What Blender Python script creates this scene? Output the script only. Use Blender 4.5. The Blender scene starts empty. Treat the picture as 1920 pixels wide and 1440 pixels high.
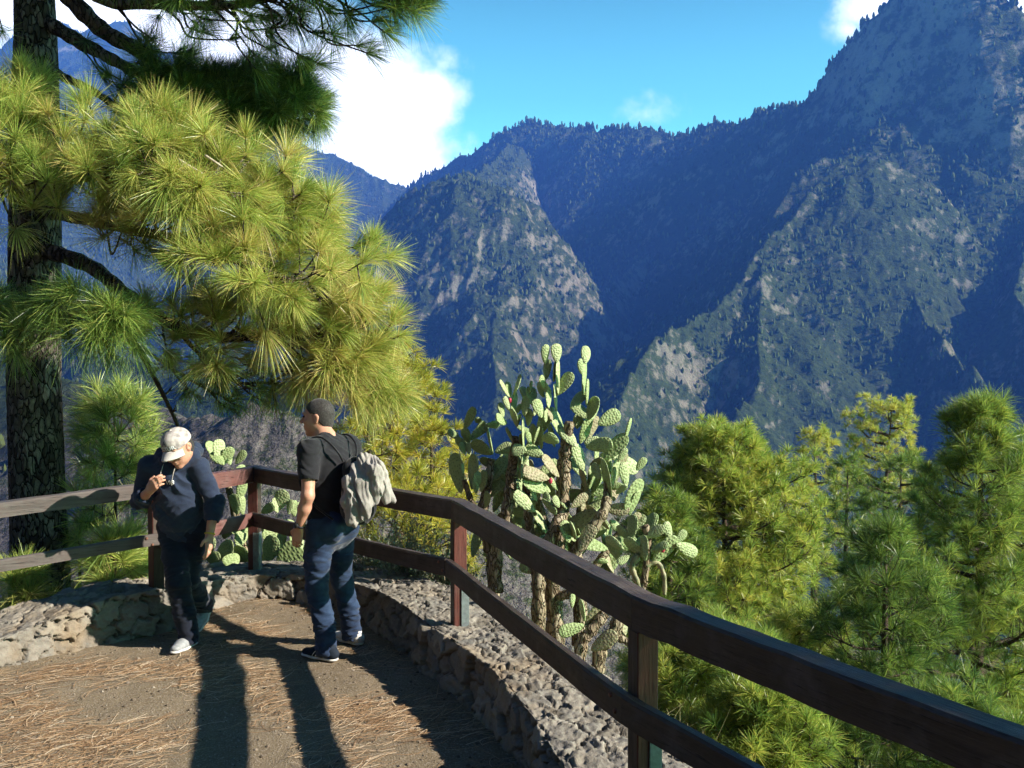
import bpy, math, random
import numpy as np
from mathutils import Vector, Matrix, noise as mnoise

random.seed(7)
RNG = np.random.default_rng(11)
scene = bpy.context.scene
COL = scene.collection
F = 1805.0            # focal length in photo pixels (1920 wide)
CAM = np.array((0.0, 0.0, 1.98))
PITCH = math.atan(40.0 / F)


def ray(px, py):
    """direction through a photo pixel, y component 1"""
    u = (px - 960.0) / F
    v = (720.0 - py) / F
    c, s = math.cos(PITCH), math.sin(PITCH)
    d = np.array((u, c + v * s, -s + v * c))
    return d / d[1]


def P(px, py, Y):
    return CAM + ray(px, py) * Y


def PZ(px, py, Z):
    d = ray(px, py)
    return CAM + d * ((Z - CAM[2]) / d[2])


# ------------------------------------------------------------------ objects
def tag(o, label=None, cat=None, group=None, kind=None):
    if label: o['label'] = label
    if cat: o['category'] = cat
    if group: o['group'] = group
    if kind: o['kind'] = kind
    return o


def empty(name, loc=(0, 0, 0), rz=0.0):
    o = bpy.data.objects.new(name, None)
    COL.objects.link(o)
    o.location = loc
    o.rotation_euler = (0, 0, rz)
    o.empty_display_size = 0.1
    return o


def mesh_np(name, verts, faces=None, loops=None, starts=None, smooth=True, uv=None, col=None):
    """faces: (n,k) int array, or loops+starts for mixed sizes"""
    me = bpy.data.meshes.new(name)
    verts = np.asarray(verts, dtype=np.float32)
    me.vertices.add(len(verts))
    me.vertices.foreach_set('co', verts.ravel())
    if faces is not None:
        faces = np.asarray(faces, dtype=np.int32)
        n, k = faces.shape
        loops = faces.ravel()
        starts = np.arange(n, dtype=np.int32) * k
    me.loops.add(len(loops))
    me.loops.foreach_set('vertex_index', np.asarray(loops, dtype=np.int32))
    me.polygons.add(len(starts))
    me.polygons.foreach_set('loop_start', np.asarray(starts, dtype=np.int32))
    me.polygons.foreach_set('use_smooth', np.full(len(starts), bool(smooth)))
    if col is not None:
        a = me.attributes.new('tint', 'FLOAT', 'POINT')
        a.data.foreach_set('value', np.asarray(col, dtype=np.float32))
    me.update(calc_edges=True)
    me.validate()
    return me


def link(name, me, mat=None, parent=None, loc=None):
    o = bpy.data.objects.new(name, me)
    COL.objects.link(o)
    if mat is not None and len(me.materials) == 0:
        me.materials.append(mat)
    if parent is not None:
        o.parent = parent
    if loc is not None:
        o.location = loc
    return o


class MB:
    """collects polygons of any size into one mesh"""
    def __init__(self):
        self.v = []; self.f = []

    def add(self, vs, fs):
        b = len(self.v)
        self.v.extend([tuple(map(float, p)) for p in vs])
        self.f.extend([tuple(i + b for i in f) for f in fs])

    def box(self, c, ax, ay, az, bevel=0.0):
        """box centred c with half-axis vectors"""
        c = np.array(c, float); ax = np.array(ax, float); ay = np.array(ay, float); az = np.array(az, float)
        if bevel <= 0:
            vs = [c + sx * ax + sy * ay + sz * az for sz in (-1, 1) for sy in (-1, 1) for sx in (-1, 1)]
            self.add(vs, [(0, 2, 3, 1), (4, 5, 7, 6), (0, 1, 5, 4), (2, 6, 7, 3), (0, 4, 6, 2), (1, 3, 7, 5)])
            return
        lx, ly, lz = [np.linalg.norm(a) for a in (ax, ay, az)]
        ux, uy, uz = ax / lx, ay / ly, az / lz
        b = min(bevel, lx * .49, ly * .49, lz * .49)
        # profile octagon in (y,z), swept along x with chamfered ends
        def ring(x, k):
            yy, zz = ly - k, lz - k
            pr = [(-yy + b, -zz), (yy - b, -zz), (yy, -zz + b), (yy, zz - b), (yy - b, zz), (-yy + b, zz), (-yy, zz - b), (-yy, -zz + b)]
            return [c + ux * x + uy * p + uz * q for p, q in pr]
        rings = [ring(-lx, b * .7), ring(-lx + b, 0), ring(lx - b, 0), ring(lx, b * .7)]
        vs = [p for r in rings for p in r]
        fs = []
        for i in range(3):
            for j in range(8):
                k = (j + 1) % 8
                fs.append((i * 8 + j, i * 8 + k, (i + 1) * 8 + k, (i + 1) * 8 + j)[::-1])
        fs.append(tuple(range(8))[::1]); fs.append(tuple(range(24, 32))[::-1])
        self.add(vs, fs)

    def tube(self, pts, rad, n=8, caps=True, flat=1.0):
        pts = [np.array(p, float) for p in pts]
        m = len(pts)
        if np.isscalar(rad): rad = [rad] * m
        up = np.array((0.13, 0.21, 0.97)); prev = None
        vs = []
        for i in range(m):
            t = pts[min(i + 1, m - 1)] - pts[max(i - 1, 0)]
            t = t / (np.linalg.norm(t) + 1e-9)
            if prev is None:
                a = np.cross(t, up)
                if np.linalg.norm(a) < 1e-3: a = np.cross(t, (1, 0, 0))
            else:
                a = prev - t * np.dot(prev, t)
            a = a / (np.linalg.norm(a) + 1e-9); prev = a
            b = np.cross(t, a)
            for j in range(n):
                th = 2 * math.pi * j / n
                vs.append(pts[i] + rad[i] * (a * math.cos(th) + b * math.sin(th) * flat))
        fs = []
        for i in range(m - 1):
            for j in range(n):
                k = (j + 1) % n
                fs.append((i * n + j, i * n + k, (i + 1) * n + k, (i + 1) * n + j))
        if caps:
            fs.append(tuple(range(n))[::-1]); fs.append(tuple(range((m - 1) * n, m * n)))
        self.add(vs, fs)

    def build(self, name, mat, parent=None, smooth=False, loc=None):
        loops = [i for f in self.f for i in f]
        starts = np.cumsum([0] + [len(f) for f in self.f])[:-1]
        me = mesh_np(name, np.array(self.v), loops=loops, starts=starts, smooth=smooth)
        return link(name, me, mat, parent, loc)


# ------------------------------------------------------------------ numpy noise
def _hash(ix, iy, seed):
    h = (ix.astype(np.int64) * 374761393 + iy.astype(np.int64) * 668265263 + seed * 982451653) & 0x7fffffff
    h = ((h ^ (h >> 13)) * 1274126177) & 0x7fffffff
    h = (h ^ (h >> 16)) & 0xffffff
    return h / float(0xffffff)


def vnoise(x, y, seed=0):
    """gradient noise about -0.7..0.7"""
    ix = np.floor(x); iy = np.floor(y)
    fx = x - ix; fy = y - iy
    ux = fx * fx * fx * (fx * (fx * 6 - 15) + 10); uy = fy * fy * fy * (fy * (fy * 6 - 15) + 10)
    def g(dx, dy):
        a = _hash(ix + dx, iy + dy, seed) * 2 * math.pi
        return np.cos(a) * (fx - dx) + np.sin(a) * (fy - dy)
    n00, n10, n01, n11 = g(0, 0), g(1, 0), g(0, 1), g(1, 1)
    return (n00 * (1 - ux) + n10 * ux) * (1 - uy) + (n01 * (1 - ux) + n11 * ux) * uy


def fbm(x, y, oct=5, seed=0, gain=.5, lac=2.03):
    s = 0; a = 1.0
    for o in range(oct):
        s = s + a * vnoise(x, y, seed + o * 17); x = x * lac + 13.7; y = y * lac - 7.1; a *= gain
    return s


def ridged(x, y, oct=5, seed=0, gain=.5):
    s = 0; a = 1.0
    for o in range(oct):
        s = s + a * (1 - 2.2 * np.abs(vnoise(x, y, seed + o * 17))); x = x * 2.03 + 13.7; y = y * 2.03 - 7.1; a *= gain
    return s


# ------------------------------------------------------------------ materials
class NT:
    def __init__(self, name):
        self.m = bpy.data.materials.new(name); self.m.use_nodes = True
        self.t = self.m.node_tree; self.n = self.t.nodes; self.l = self.t.links
        self.bsdf = self.n['Principled BSDF']; self.out = self.n['Material Output']

    def node(self, typ, **kw):
        nd = self.n.new(typ)
        for k, v in kw.items():
            if k.startswith('i_'):
                key = k[2:]
                key = int(key) if key.isdigit() else key.replace('_', ' ')
                self.inp(nd, key, v)
            else: setattr(nd, k, v)
        return nd

    def inp(self, nd, key, v):
        s = nd.inputs[key]
        if hasattr(v, 'is_output') or isinstance(v, bpy.types.NodeSocket): self.l.new(v, s)
        elif isinstance(v, bpy.types.Node): self.l.new(v.outputs[0], s)
        else:
            if s.type == 'RGBA' and len(v) == 3: v = (*v, 1)
            s.default_value = v

    def coord(self, kind='Object', scale=(1, 1, 1), loc=(0, 0, 0), rot=(0, 0, 0)):
        tc = self.node('ShaderNodeTexCoord')
        mp = self.node('ShaderNodeMapping')
        self.l.new(tc.outputs[kind], mp.inputs[0])
        mp.inputs['Scale'].default_value = scale; mp.inputs['Location'].default_value = loc
        mp.inputs['Rotation'].default_value = rot
        return mp.outputs[0]

    def noise(self, vec, scale, detail=4, rough=.55, dist=0.0):
        nd = self.node('ShaderNodeTexNoise')
        self.l.new(vec, nd.inputs['Vector'])
        nd.inputs['Scale'].default_value = scale; nd.inputs['Detail'].default_value = detail
        nd.inputs['Roughness'].default_value = rough; nd.inputs['Distortion'].default_value = dist
        return nd.outputs[0]

    def voro(self, vec, scale, feature='F1', out=0, rand=1.0):
        nd = self.node('ShaderNodeTexVoronoi'); nd.feature = feature
        self.l.new(vec, nd.inputs['Vector']); nd.inputs['Scale'].default_value = scale
        nd.inputs['Randomness'].default_value = rand
        return nd.outputs[out]

    def ramp(self, fac, stops, interp='LINEAR'):
        nd = self.node('ShaderNodeValToRGB'); self.l.new(fac, nd.inputs[0])
        cr = nd.color_ramp; cr.interpolation = interp
        while len(cr.elements) < len(stops): cr.elements.new(.5)
        for e, (p, c) in zip(cr.elements, stops):
            e.position = p
            if np.isscalar(c): c = (c, c, c)
            e.color = (*c, 1) if len(c) == 3 else c
        return nd.outputs[0]

    def mix(self, fac, a, b, mode='MIX'):
        nd = self.node('ShaderNodeMixRGB'); nd.blend_type = mode
        self.inp(nd, 0, fac); self.inp(nd, 1, a); self.inp(nd, 2, b)
        return nd.outputs[0]

    def math(self, op, a, b=0.0, clamp=False):
        nd = self.node('ShaderNodeMath'); nd.operation = op; nd.use_clamp = clamp
        self.inp(nd, 0, a); self.inp(nd, 1, b)
        return nd.outputs[0]

    def bump(self, h, strength=.5, dist=.02, normal=None):
        nd = self.node('ShaderNodeBump'); nd.inputs['Strength'].default_value = strength
        nd.inputs['Distance'].default_value = dist
        self.l.new(h, nd.inputs['Height'])
        if normal is not None: self.l.new(normal, nd.inputs['Normal'])
        self.l.new(nd.outputs[0], self.bsdf.inputs['Normal'])
        return nd.outputs[0]

    def base(self, c): self.inp(self.bsdf, 'Base Color', c)

    def rough(self, r, spec=None):
        self.inp(self.bsdf, 'Roughness', r)
        if spec is not None: self.bsdf.inputs['Specular IOR Level'].default_value = spec


def simple_mat(name, c, rough=.7, spec=.3, var=.25, scale=30, bump=0.0, metal=0.0):
    t = NT(name)
    v = t.coord('Object')
    n = t.noise(v, scale, 4)
    k = t.ramp(n, [(.25, 1 - var), (.75, 1 + var)])
    t.base(t.mix(1.0, c, k, 'MULTIPLY'))
    t.rough(rough, spec)
    t.bsdf.inputs['Metallic'].default_value = metal
    if bump: t.bump(n, bump, .01)
    return t.m
QUAL = 1.0; FOREST = 1.0; HAZE = .000165; HAZE_COL = (.085, .23, 1.0)
SKY_TINT = (1.08, 2.5, 1.45, 1)
# ------------------------------------------------------------------ camera, sun, sky
cam_d = bpy.data.cameras.new('camera'); cam = bpy.data.objects.new('camera', cam_d); COL.objects.link(cam)
cam.location = CAM; cam.rotation_euler = (math.pi / 2 - PITCH, 0, 0)
cam_d.sensor_width = 36; cam_d.lens = 36 * F / 1920; cam_d.clip_start = .05; cam_d.clip_end = 30000
scene.camera = cam

SUN = np.array((1.70, -.52, 1.0)); SUN /= np.linalg.norm(SUN)
sd = bpy.data.lights.new('sun', 'SUN'); so = bpy.data.objects.new('sun', sd); COL.objects.link(so)
sd.energy = 5.0; sd.angle = math.radians(.53); sd.color = (1.0, .93, .80)
so.rotation_euler = Vector(SUN).to_track_quat('Z', 'Y').to_euler()
so.location = (30, -10, 40)

world = bpy.data.worlds.new('World'); scene.world = world; world.use_nodes = True
wt = world.node_tree; wn = wt.nodes; wl = wt.links
bg = wn['Background']
sky = wn.new('ShaderNodeTexSky'); sky.sky_type = 'NISHITA'; sky.sun_disc = False
sky.sun_elevation = math.asin(SUN[2]); sky.sun_rotation = math.atan2(SUN[0], SUN[1])
sky.altitude = 1200; sky.air_density = 1.0; sky.dust_density = .3; sky.ozone_density = 2.0


def wnode(t, **kw):
    nd = wn.new(t)
    for k, v in kw.items(): setattr(nd, k, v)
    return nd


def wm(op, a, b=0.0, clamp=False):
    nd = wnode('ShaderNodeMath', operation=op, use_clamp=clamp)
    for i, x in enumerate((a, b)):
        if isinstance(x, bpy.types.NodeSocket): wl.new(x, nd.inputs[i])
        else: nd.inputs[i].default_value = x
    return nd.outputs[0]


tc = wnode('ShaderNodeTexCoord'); sep = wnode('ShaderNodeSeparateXYZ'); wl.new(tc.outputs['Generated'], sep.inputs[0])
az = wm('ARCTAN2', sep.outputs[0], sep.outputs[1])
el = wm('ARCSINE', sep.outputs[2])
comb = wnode('ShaderNodeCombineXYZ'); wl.new(az, comb.inputs[0]); wl.new(el, comb.inputs[1])
nz = wnode('ShaderNodeTexNoise'); wl.new(comb.outputs[0], nz.inputs[0])
nz.inputs['Scale'].default_value = 9; nz.inputs['Detail'].default_value = 8; nz.inputs['Roughness'].default_value = .62


def blob(px, py, rx, ry, w=1.0):
    d = ray(px, py); a0 = math.atan2(d[0], d[1]); e0 = math.atan2(d[2], math.hypot(d[0], d[1]))
    dx = wm('DIVIDE', wm('SUBTRACT', az, a0), rx / F); dy = wm('DIVIDE', wm('SUBTRACT', el, e0), ry / F)
    q = wm('ADD', wm('MULTIPLY', dx, dx), wm('MULTIPLY', dy, dy))
    return wm('MULTIPLY', wm('SUBTRACT', 1.0, wm('SQRT', q)), w)


m = None
for b in [(700, 260, 200, 110), (600, 150, 250, 110), (780, 195, 120, 75), (360, 60, 330, 110), (760, 320, 120, 70), (150, 40, 260, 110, .8),
          (1640, 10, 95, 75, .55), (1590, 55, 45, 30, .45), (830, 118, 55, 24, .16), (1212, 212, 30, 12, .05), (1925, 5, 50, 50, .6), (560, 100, 130, 60, .6)]:
    x = blob(*b)
    m = x if m is None else wm('MAXIMUM', m, x)
cl = wm('ADD', m, wm('MULTIPLY', wm('SUBTRACT', nz.outputs[0], .5), 1.5))
mr = wnode('ShaderNodeMapRange', interpolation_type='SMOOTHSTEP'); wl.new(cl, mr.inputs[0])
mr.inputs[1].default_value = -.02; mr.inputs[2].default_value = .55
tint = wnode('ShaderNodeMixRGB', blend_type='MULTIPLY'); tint.inputs[0].default_value = 1.0
zen = wnode('ShaderNodeMapRange', interpolation_type='SMOOTHSTEP'); wl.new(el, zen.inputs[0])
zen.inputs[1].default_value = math.radians(8); zen.inputs[2].default_value = math.radians(32); zen.inputs[3].default_value = 1.8; zen.inputs[4].default_value = .12
deep = wnode('ShaderNodeMixRGB', blend_type='MULTIPLY'); deep.inputs[0].default_value = 1.0      # high-altitude sky: deep overhead, bright low down
wl.new(sky.outputs[0], deep.inputs[1]); wl.new(zen.outputs[0], deep.inputs[2])
wl.new(deep.outputs[0], tint.inputs[1]); tint.inputs[2].default_value = SKY_TINT if 'SKY_TINT' in globals() else (.8, 1.15, 1.1, 1)
mixc = wnode('ShaderNodeMixRGB'); wl.new(mr.outputs[0], mixc.inputs[0]); wl.new(tint.outputs[0], mixc.inputs[1])
mixc.inputs[2].default_value = (20, 20.5, 21.5, 1)
wl.new(mixc.outputs[0], bg.inputs[0]); bg.inputs[1].default_value = .05 * .9

scene.view_settings.view_transform = 'Standard'; scene.view_settings.look = 'None'
scene.view_settings.exposure = 1.70; scene.view_settings.gamma = 1.0
cy = scene.cycles
cy.use_denoising = True; cy.max_bounces = 5; cy.diffuse_bounces = 2; cy.glossy_bounces = 2; cy.transmission_bounces = 3
cy.transparent_max_bounces = 4; cy.volume_bounces = 0; cy.use_adaptive_sampling = True; cy.adaptive_threshold = .02
cy.sample_clamp_indirect = 4; cy.caustics_reflective = False; cy.caustics_refractive = False
# ------------------------------------------------------------------ terrain
# inner edge of the terrace wall in plan, right side first
INNER = np.array([(1.05, .2), (.80, 1.6), (.52, 2.8), (.22, 3.95), (.065, 4.66), (-.16, 5.37), (-.49, 6.06), (-.83, 6.82), (-1.25, 7.5), (-1.75, 7.9),
                  (-2.2, 7.85), (-2.42, 7.5), (-2.52, 7.15), (-2.8, 6.85), (-3.1, 6.52), (-3.42, 6.12), (-4.1, 5.3), (-5.0, 4.0), (-6.0, 2.0)])


def catmull(pts, n=12):
    pts = np.asarray(pts, float); out = []
    for i in range(len(pts) - 1):
        p0, p1, p2, p3 = pts[max(i - 1, 0)], pts[i], pts[i + 1], pts[min(i + 2, len(pts) - 1)]
        for k in range(n):
            t = k / n
            out.append(.5 * ((2 * p1) + (-p0 + p2) * t + (2 * p0 - 5 * p1 + 4 * p2 - p3) * t * t + (-p0 + 3 * p1 - 3 * p2 + p3) * t ** 3))
    out.append(pts[-1])
    return np.array(out)


def smooth_step(a, b, x):
    t = np.clip((x - a) / (b - a), 0, 1); return t * t * (3 - 2 * t)


TERR_POLY = np.vstack([catmull(INNER, 3), [(-9, -2), (-12, -14), (12, -14), (3.2, -3.5)]])


def poly_dist(x, y, poly):
    """distance outside polygon (0 inside)"""
    d = np.full(x.shape, 1e9); inside = np.zeros(x.shape, bool)
    n = len(poly)
    for i in range(n):
        ax, ay = poly[i]; bx, by = poly[(i + 1) % n]
        ex, ey = bx - ax, by - ay
        t = np.clip(((x - ax) * ex + (y - ay) * ey) / (ex * ex + ey * ey + 1e-12), 0, 1)
        d = np.minimum(d, np.hypot(x - ax - t * ex, y - ay - t * ey))
        cond = ((ay > y) != (by > y)) & (x < (bx - ax) * (y - ay) / (by - ay + 1e-12) + ax)
        inside ^= cond
    return np.where(inside, 0, d)


def crest(pts):
    return [P(px, py, Y) for px, py, Y in pts]


TENTS = [  # (crest in photo pixels + distance, flank slope)
    # main skyline ridge and peak
    (crest([(560, 560, 3150), (680, 440, 3150), (770, 350, 3150), (820, 318, 3100), (880, 285, 3050), (915, 262, 3000), (965, 233, 2950), (1010, 229, 2880), (1075, 236, 2780), (1120, 244, 2680),
            (1170, 238, 2600), (1240, 241, 2500), (1280, 247, 2440), (1340, 231, 2360), (1400, 223, 2260), (1440, 213, 2180), (1490, 200, 2080),
            (1528, 176, 2010)]), 1.30, 1),
    # the steep peak
    (crest([(1528, 176, 2010), (1546, 140, 1960), (1562, 105, 1930), (1600, 70, 1870), (1640, 22, 1810), (1668, -4, 1780), (1750, -28, 1720),
            (1850, -20, 1660), (1900, 10, 1640), (1960, 60, 1640), (2100, 140, 1750), (2300, 160, 1800)]), 2.1, 0),
    # far left mountain
    (crest([(-300, 190, 4100), (-100, 90, 4050), (60, 40, 4000), (150, 45, 4000), (220, 40, 4000), (290, 90, 3950), (400, 180, 3900), (520, 255, 3800), (600, 282, 3750),
            (650, 302, 3700), (700, 326, 3650), (780, 362, 3600), (900, 420, 3500)]), .95, 0),
    (crest([(520, 258, 3800), (560, 330, 3400), (620, 380, 3000), (650, 430, 2700), (640, 520, 2300), (600, 600, 1900)]), .9, 0),
    (crest([(220, 40, 4000), (180, 220, 3300), (120, 420, 2500), (80, 560, 1800)]), .85, 0),
    (crest([(420, 190, 3900), (430, 380, 3000), (420, 520, 2200), (400, 640, 1600)]), .85, 0),
    # lit buttress left of centre
    (crest([(965, 250, 2900), (930, 300, 2500), (880, 328, 2100), (870, 335, 1800)]), 1.3, 0),
    (crest([(735, 410, 1860), (770, 372, 1830), (820, 345, 1800), (870, 335, 1790), (940, 350, 1770), (1000, 392, 1750), (1028, 416, 1735)]), 1.12, 0),
    (crest([(1028, 416, 1735), (985, 470, 1640), (940, 520, 1540), (922, 570, 1460), (925, 640, 1360), (930, 740, 1180)]), 1.05, 0),
    (crest([(735, 410, 1860), (705, 500, 1650), (690, 600, 1450), (690, 700, 1250)]), 1.15, 0),
    # diagonal spurs
    (crest([(1200, 330, 2560), (1300, 428, 2250), (1250, 456, 2120), (1180, 492, 1960), (1140, 540, 1830), (1080, 588, 1680), (1000, 622, 1520), (955, 668, 1400), (930, 740, 1250)]), 1.35, 0),
    (crest([(1720, 210, 1640), (1650, 228, 1640), (1580, 275, 1620), (1500, 330, 1600), (1440, 420, 1540), (1380, 480, 1480)]), 1.35, 0),
    (crest([(1660, 300, 1500), (1590, 298, 1490), (1540, 330, 1460), (1490, 400, 1400), (1420, 480, 1320), (1390, 540, 1260), (1340, 590, 1200), (1270, 630, 1140), (1220, 655, 1090),
            (1190, 700, 1030), (1140, 790, 930), (1090, 880, 840)]), 1.08, 0),
    (crest([(1430, 490, 1310), (1425, 580, 1200), (1420, 650, 1120), (1425, 720, 1050), (1385, 770, 990), (1370, 840, 920)]), .95, 0),
    (crest([(1720, 208, 1640), (1765, 265, 1580), (1830, 330, 1540), (1800, 400, 1450), (1720, 470, 1360), (1700, 540, 1280), (1730, 600, 1200), (1770, 650, 1130), (1830, 715, 1050),
            (1890, 775, 980), (1960, 840, 900)]), 1.3, 0),
    (crest([(1790, 90, 1700), (1800, 180, 1640), (1880, 260, 1560), (1960, 330, 1480), (1930, 450, 1350), (1900, 560, 1200), (1960, 680, 1060), (2050, 800, 900)]), 1.2, 0),
    (crest([(1668, -4, 1780), (1745, 60, 1720), (1760, 140, 1680), (1720, 210, 1640)]), 1.7, 0),
    # unseen left ravine wall, added to hold back low sky light
    ([np.array(q) for q in [(-2300., 2600, 820), (-1750, 1500, 780), (-1500, 500, 760), (-1150, -250, 640), (-700, -600, 480)]], .85, 0),
    # grey near hillside across the gully
    (crest([(-200, 690, 520), (60, 705, 420), (230, 735, 340), (340, 795, 275), (470, 770, 245), (560, 790, 235), (700, 850, 225), (850, 885, 215), (1000, 885, 225), (1110, 935, 230),
            (1250, 1010, 220), (1400, 1090, 200)]), .62, 0),
    (crest([(40, 640, 900), (200, 690, 800), (330, 720, 700), (480, 745, 620), (640, 790, 560)]), .7, 0),
]


def far_height(x, y):
    r = np.hypot(x, y)
    k = np.clip(r / 2000, .05, 1.6)
    wx = x + 90 * k * fbm(x / (420 * k + 30), y / (420 * k + 30), 3, 5)
    wy = y + 90 * k * fbm(x / (420 * k + 30), y / (420 * k + 30), 3, 9)
    h = np.full(x.shape, -230.0)
    h = h + 25 * fbm(x / 300, y / 300, 4, 3) - 60 * smooth_step(250, 900, r)
    for pts, slope, main in TENTS:
        pts = np.array(pts)
        for i in range(len(pts) - 1):
            ax, ay, az_ = pts[i]; bx, by, bz = pts[i + 1]
            ex, ey = bx - ax, by - ay
            L2 = ex * ex + ey * ey + 1e-9
            # straight distance near the crest, warped distance on the flanks
            t0 = np.clip(((x - ax) * ex + (y - ay) * ey) / L2, 0, 1)
            d0 = np.hypot(x - ax - t0 * ex, y - ay - t0 * ey)
            t1 = np.clip(((wx - ax) * ex + (wy - ay) * ey) / L2, 0, 1)
            d1 = np.hypot(wx - ax - t1 * ex, wy - ay - t1 * ey)
            w = smooth_step(-30, 110, d0)
            d = d0 * (1 - w) + d1 * w
            hh = az_ + (bz - az_) * t0 - slope * d * (1 - .18 * smooth_step(150, 700, d))
            h = np.maximum(h, hh)
    return h


def far_detail(x, y, h):
    r = np.hypot(x, y)
    k = smooth_step(120, 700, r)
    g = ridged(x / 170, y / 170, 5, 21) - 1.0
    g2 = ridged(x / 46 + .1 * h / 46, y / 46, 4, 33) - .9
    kb = np.exp(-((x + 130) / 330.0) ** 2 - ((y - 1550) / 420.0) ** 2)          # the craggy buttress
    return k * (1 + .7 * kb) * (13 * g + 6.0 * g2 + 6 * (ridged(x / 88 - .2 * h / 88, y / 88, 4, 27) - .9)) + (1 - k) * 2.5 * (ridged(x / 22, y / 22, 5, 41) - 1) * smooth_step(40, 120, r)


DR = (np.array([0, .45, 1.2, 3, 8, 16, 26, 60, 300, 2000]), np.array([0, .02, .45, 1.9, 4.6, 6.2, 8.2, 22, 150, 900]))
DL = (np.array([0, .45, 1.0, 3, 10, 60, 200, 2000]), np.array([0, .02, .5, 2.2, 6.0, 33, 110, 900]))


def near_height(x, y):
    d = poly_dist(x, y, TERR_POLY)
    a = np.arctan2(x, np.maximum(y, .01))
    w = smooth_step(math.radians(1), math.radians(12), a)
    dd = np.maximum(d - .5, 0)
    hr = -np.interp(dd, *DR); hl = -np.interp(dd, *DL)
    h = hl * (1 - w) + hr * w
    h = h - .12 + .25 * fbm(x / 3.1, y / 3.1, 4, 77) * np.clip(dd / 2, 0, 1) + 1.3 * fbm(x / 16, y / 16, 4, 78) * np.clip(dd / 25, 0, 1)
    return np.where(d <= .02, -.35, h)


def terrain_height(x, y):
    x = np.asarray(x, float); y = np.asarray(y, float)
    fh = far_height(x, y); fh = fh + far_detail(x, y, fh)
    nh = near_height(x, y)
    # the unseen slope behind the viewer rises, shaped to cut ambient sky light
    yb = np.maximum(-y - 9, 0)
    wb = 1 - smooth_step(.35, 1.5, x / np.maximum(-y, .5))          # steepened to block the low sky, left open to the sun's side
    nh = nh + yb * (.12 + .85 * wb) * (yb > 0) + 6 * wb * smooth_step(5, 60, yb) * fbm(x / 25, y / 25, 4, 88)
    return np.maximum(nh, fh)


az_f = np.radians(np.linspace(-31, 31, int(960 * QUAL)))
az_c1 = np.radians(np.linspace(31.6, 90, 60)); az_c2 = np.radians(np.linspace(90, 328.4, 60))[1:]
AZ = np.concatenate([az_f, az_c1, az_c2])
RR = np.concatenate([np.geomspace(2.5, 30, 90), np.geomspace(30.5, 560, int(200 * QUAL)), np.linspace(565, 2680, int(700 * QUAL)), np.linspace(2700, 4300, int(170 * QUAL)), np.geomspace(4400, 9000, 12)])
na, nr = len(AZ), len(RR)
A2, R2 = np.meshgrid(AZ, RR)
# outside the view the land ends sooner
_a = np.where(A2 > math.pi, A2 - 2 * math.pi, A2)
_lim = np.interp(np.degrees(_a), [-180, -120, -100, -60, -36, -31, 31, 36, 60, 180], [600, 900, 1900, 2400, 4200, 5200, 5200, 2600, 900, 600])
R2 = np.where(R2 < 400, R2, 400 + (R2 - 400) * (_lim - 400) / (RR[-1] - 400)) if False else np.minimum(R2, _lim + (R2 - _lim) * 1e-4 * (R2 > _lim))
TX = R2 * np.sin(A2); TY = R2 * np.cos(A2)
TZ = terrain_height(TX.ravel(), TY.ravel()).reshape(TX.shape)
vv = np.stack([TX, TY, TZ], -1).reshape(-1, 3)
i0 = (np.arange(nr - 1)[:, None] * na + np.arange(na)[None, :])
j1 = (np.arange(na) + 1) % na
i1 = (np.arange(nr - 1)[:, None] * na + j1[None, :])
quads = np.stack([i0, i0 + na, i1 + na, i1], -1).reshape(-1, 4)

t = NT('mountain_slope')
geo = t.node('ShaderNodeNewGeometry')
pos = geo.outputs['Position']
sepn = t.node('ShaderNodeSeparateXYZ'); t.l.new(geo.outputs['Normal'], sepn.inputs[0])
big = t.noise(pos, .006, 6, .6); mid = t.noise(pos, .03, 6, .65); fine = t.noise(pos, .16, 5, .7); tiny = t.noise(pos, 1.3, 5, .7)
rock = t.ramp(mid, [(.25, (.075, .066, .05)), (.5, (.18, .158, .12)), (.75, (.32, .285, .215))])
rock = t.mix(t.ramp(fine, [(.35, 0), (.7, 1)]), rock, (.28, .245, .19))
veg = t.ramp(fine, [(.3, (.012, .020, .006)), (.6, (.042, .058, .017)), (.8, (.10, .11, .04))])
# vegetation keeps to the gentler ground
s1 = t.math('ADD', sepn.outputs[2], t.math('MULTIPLY', t.math('SUBTRACT', mid, .5), 1.1))
s1 = t.math('ADD', s1, t.math('MULTIPLY', t.math('SUBTRACT', fine, .5), .9))
s1 = t.math('ADD', s1, t.math('MULTIPLY', t.math('SUBTRACT', big, .5), .9))
vm = t.ramp(s1, [(.30, 0), (.52, 1)])
c = t.mix(vm, rock, veg)
# bare grey cut across the gully
dist = t.node('ShaderNodeVectorMath'); dist.operation = 'LENGTH'; t.l.new(pos, dist.inputs[0])
grey = t.ramp(tiny, [(.3, (.07, .062, .057)), (.55, (.15, .132, .12)), (.75, (.24, .215, .195))])
grey = t.mix(t.ramp(t.noise(pos, .35, 5, .7), [(.50, 0), (.60, 1)]), grey, (.045, .055, .025))
dn = t.math('DIVIDE', dist.outputs[1], 1000.0)
gm = t.ramp(dn, [(.03, 0), (.07, 1), (.30, 1), (.42, 0)])
c = t.mix(gm, c, grey)
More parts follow.
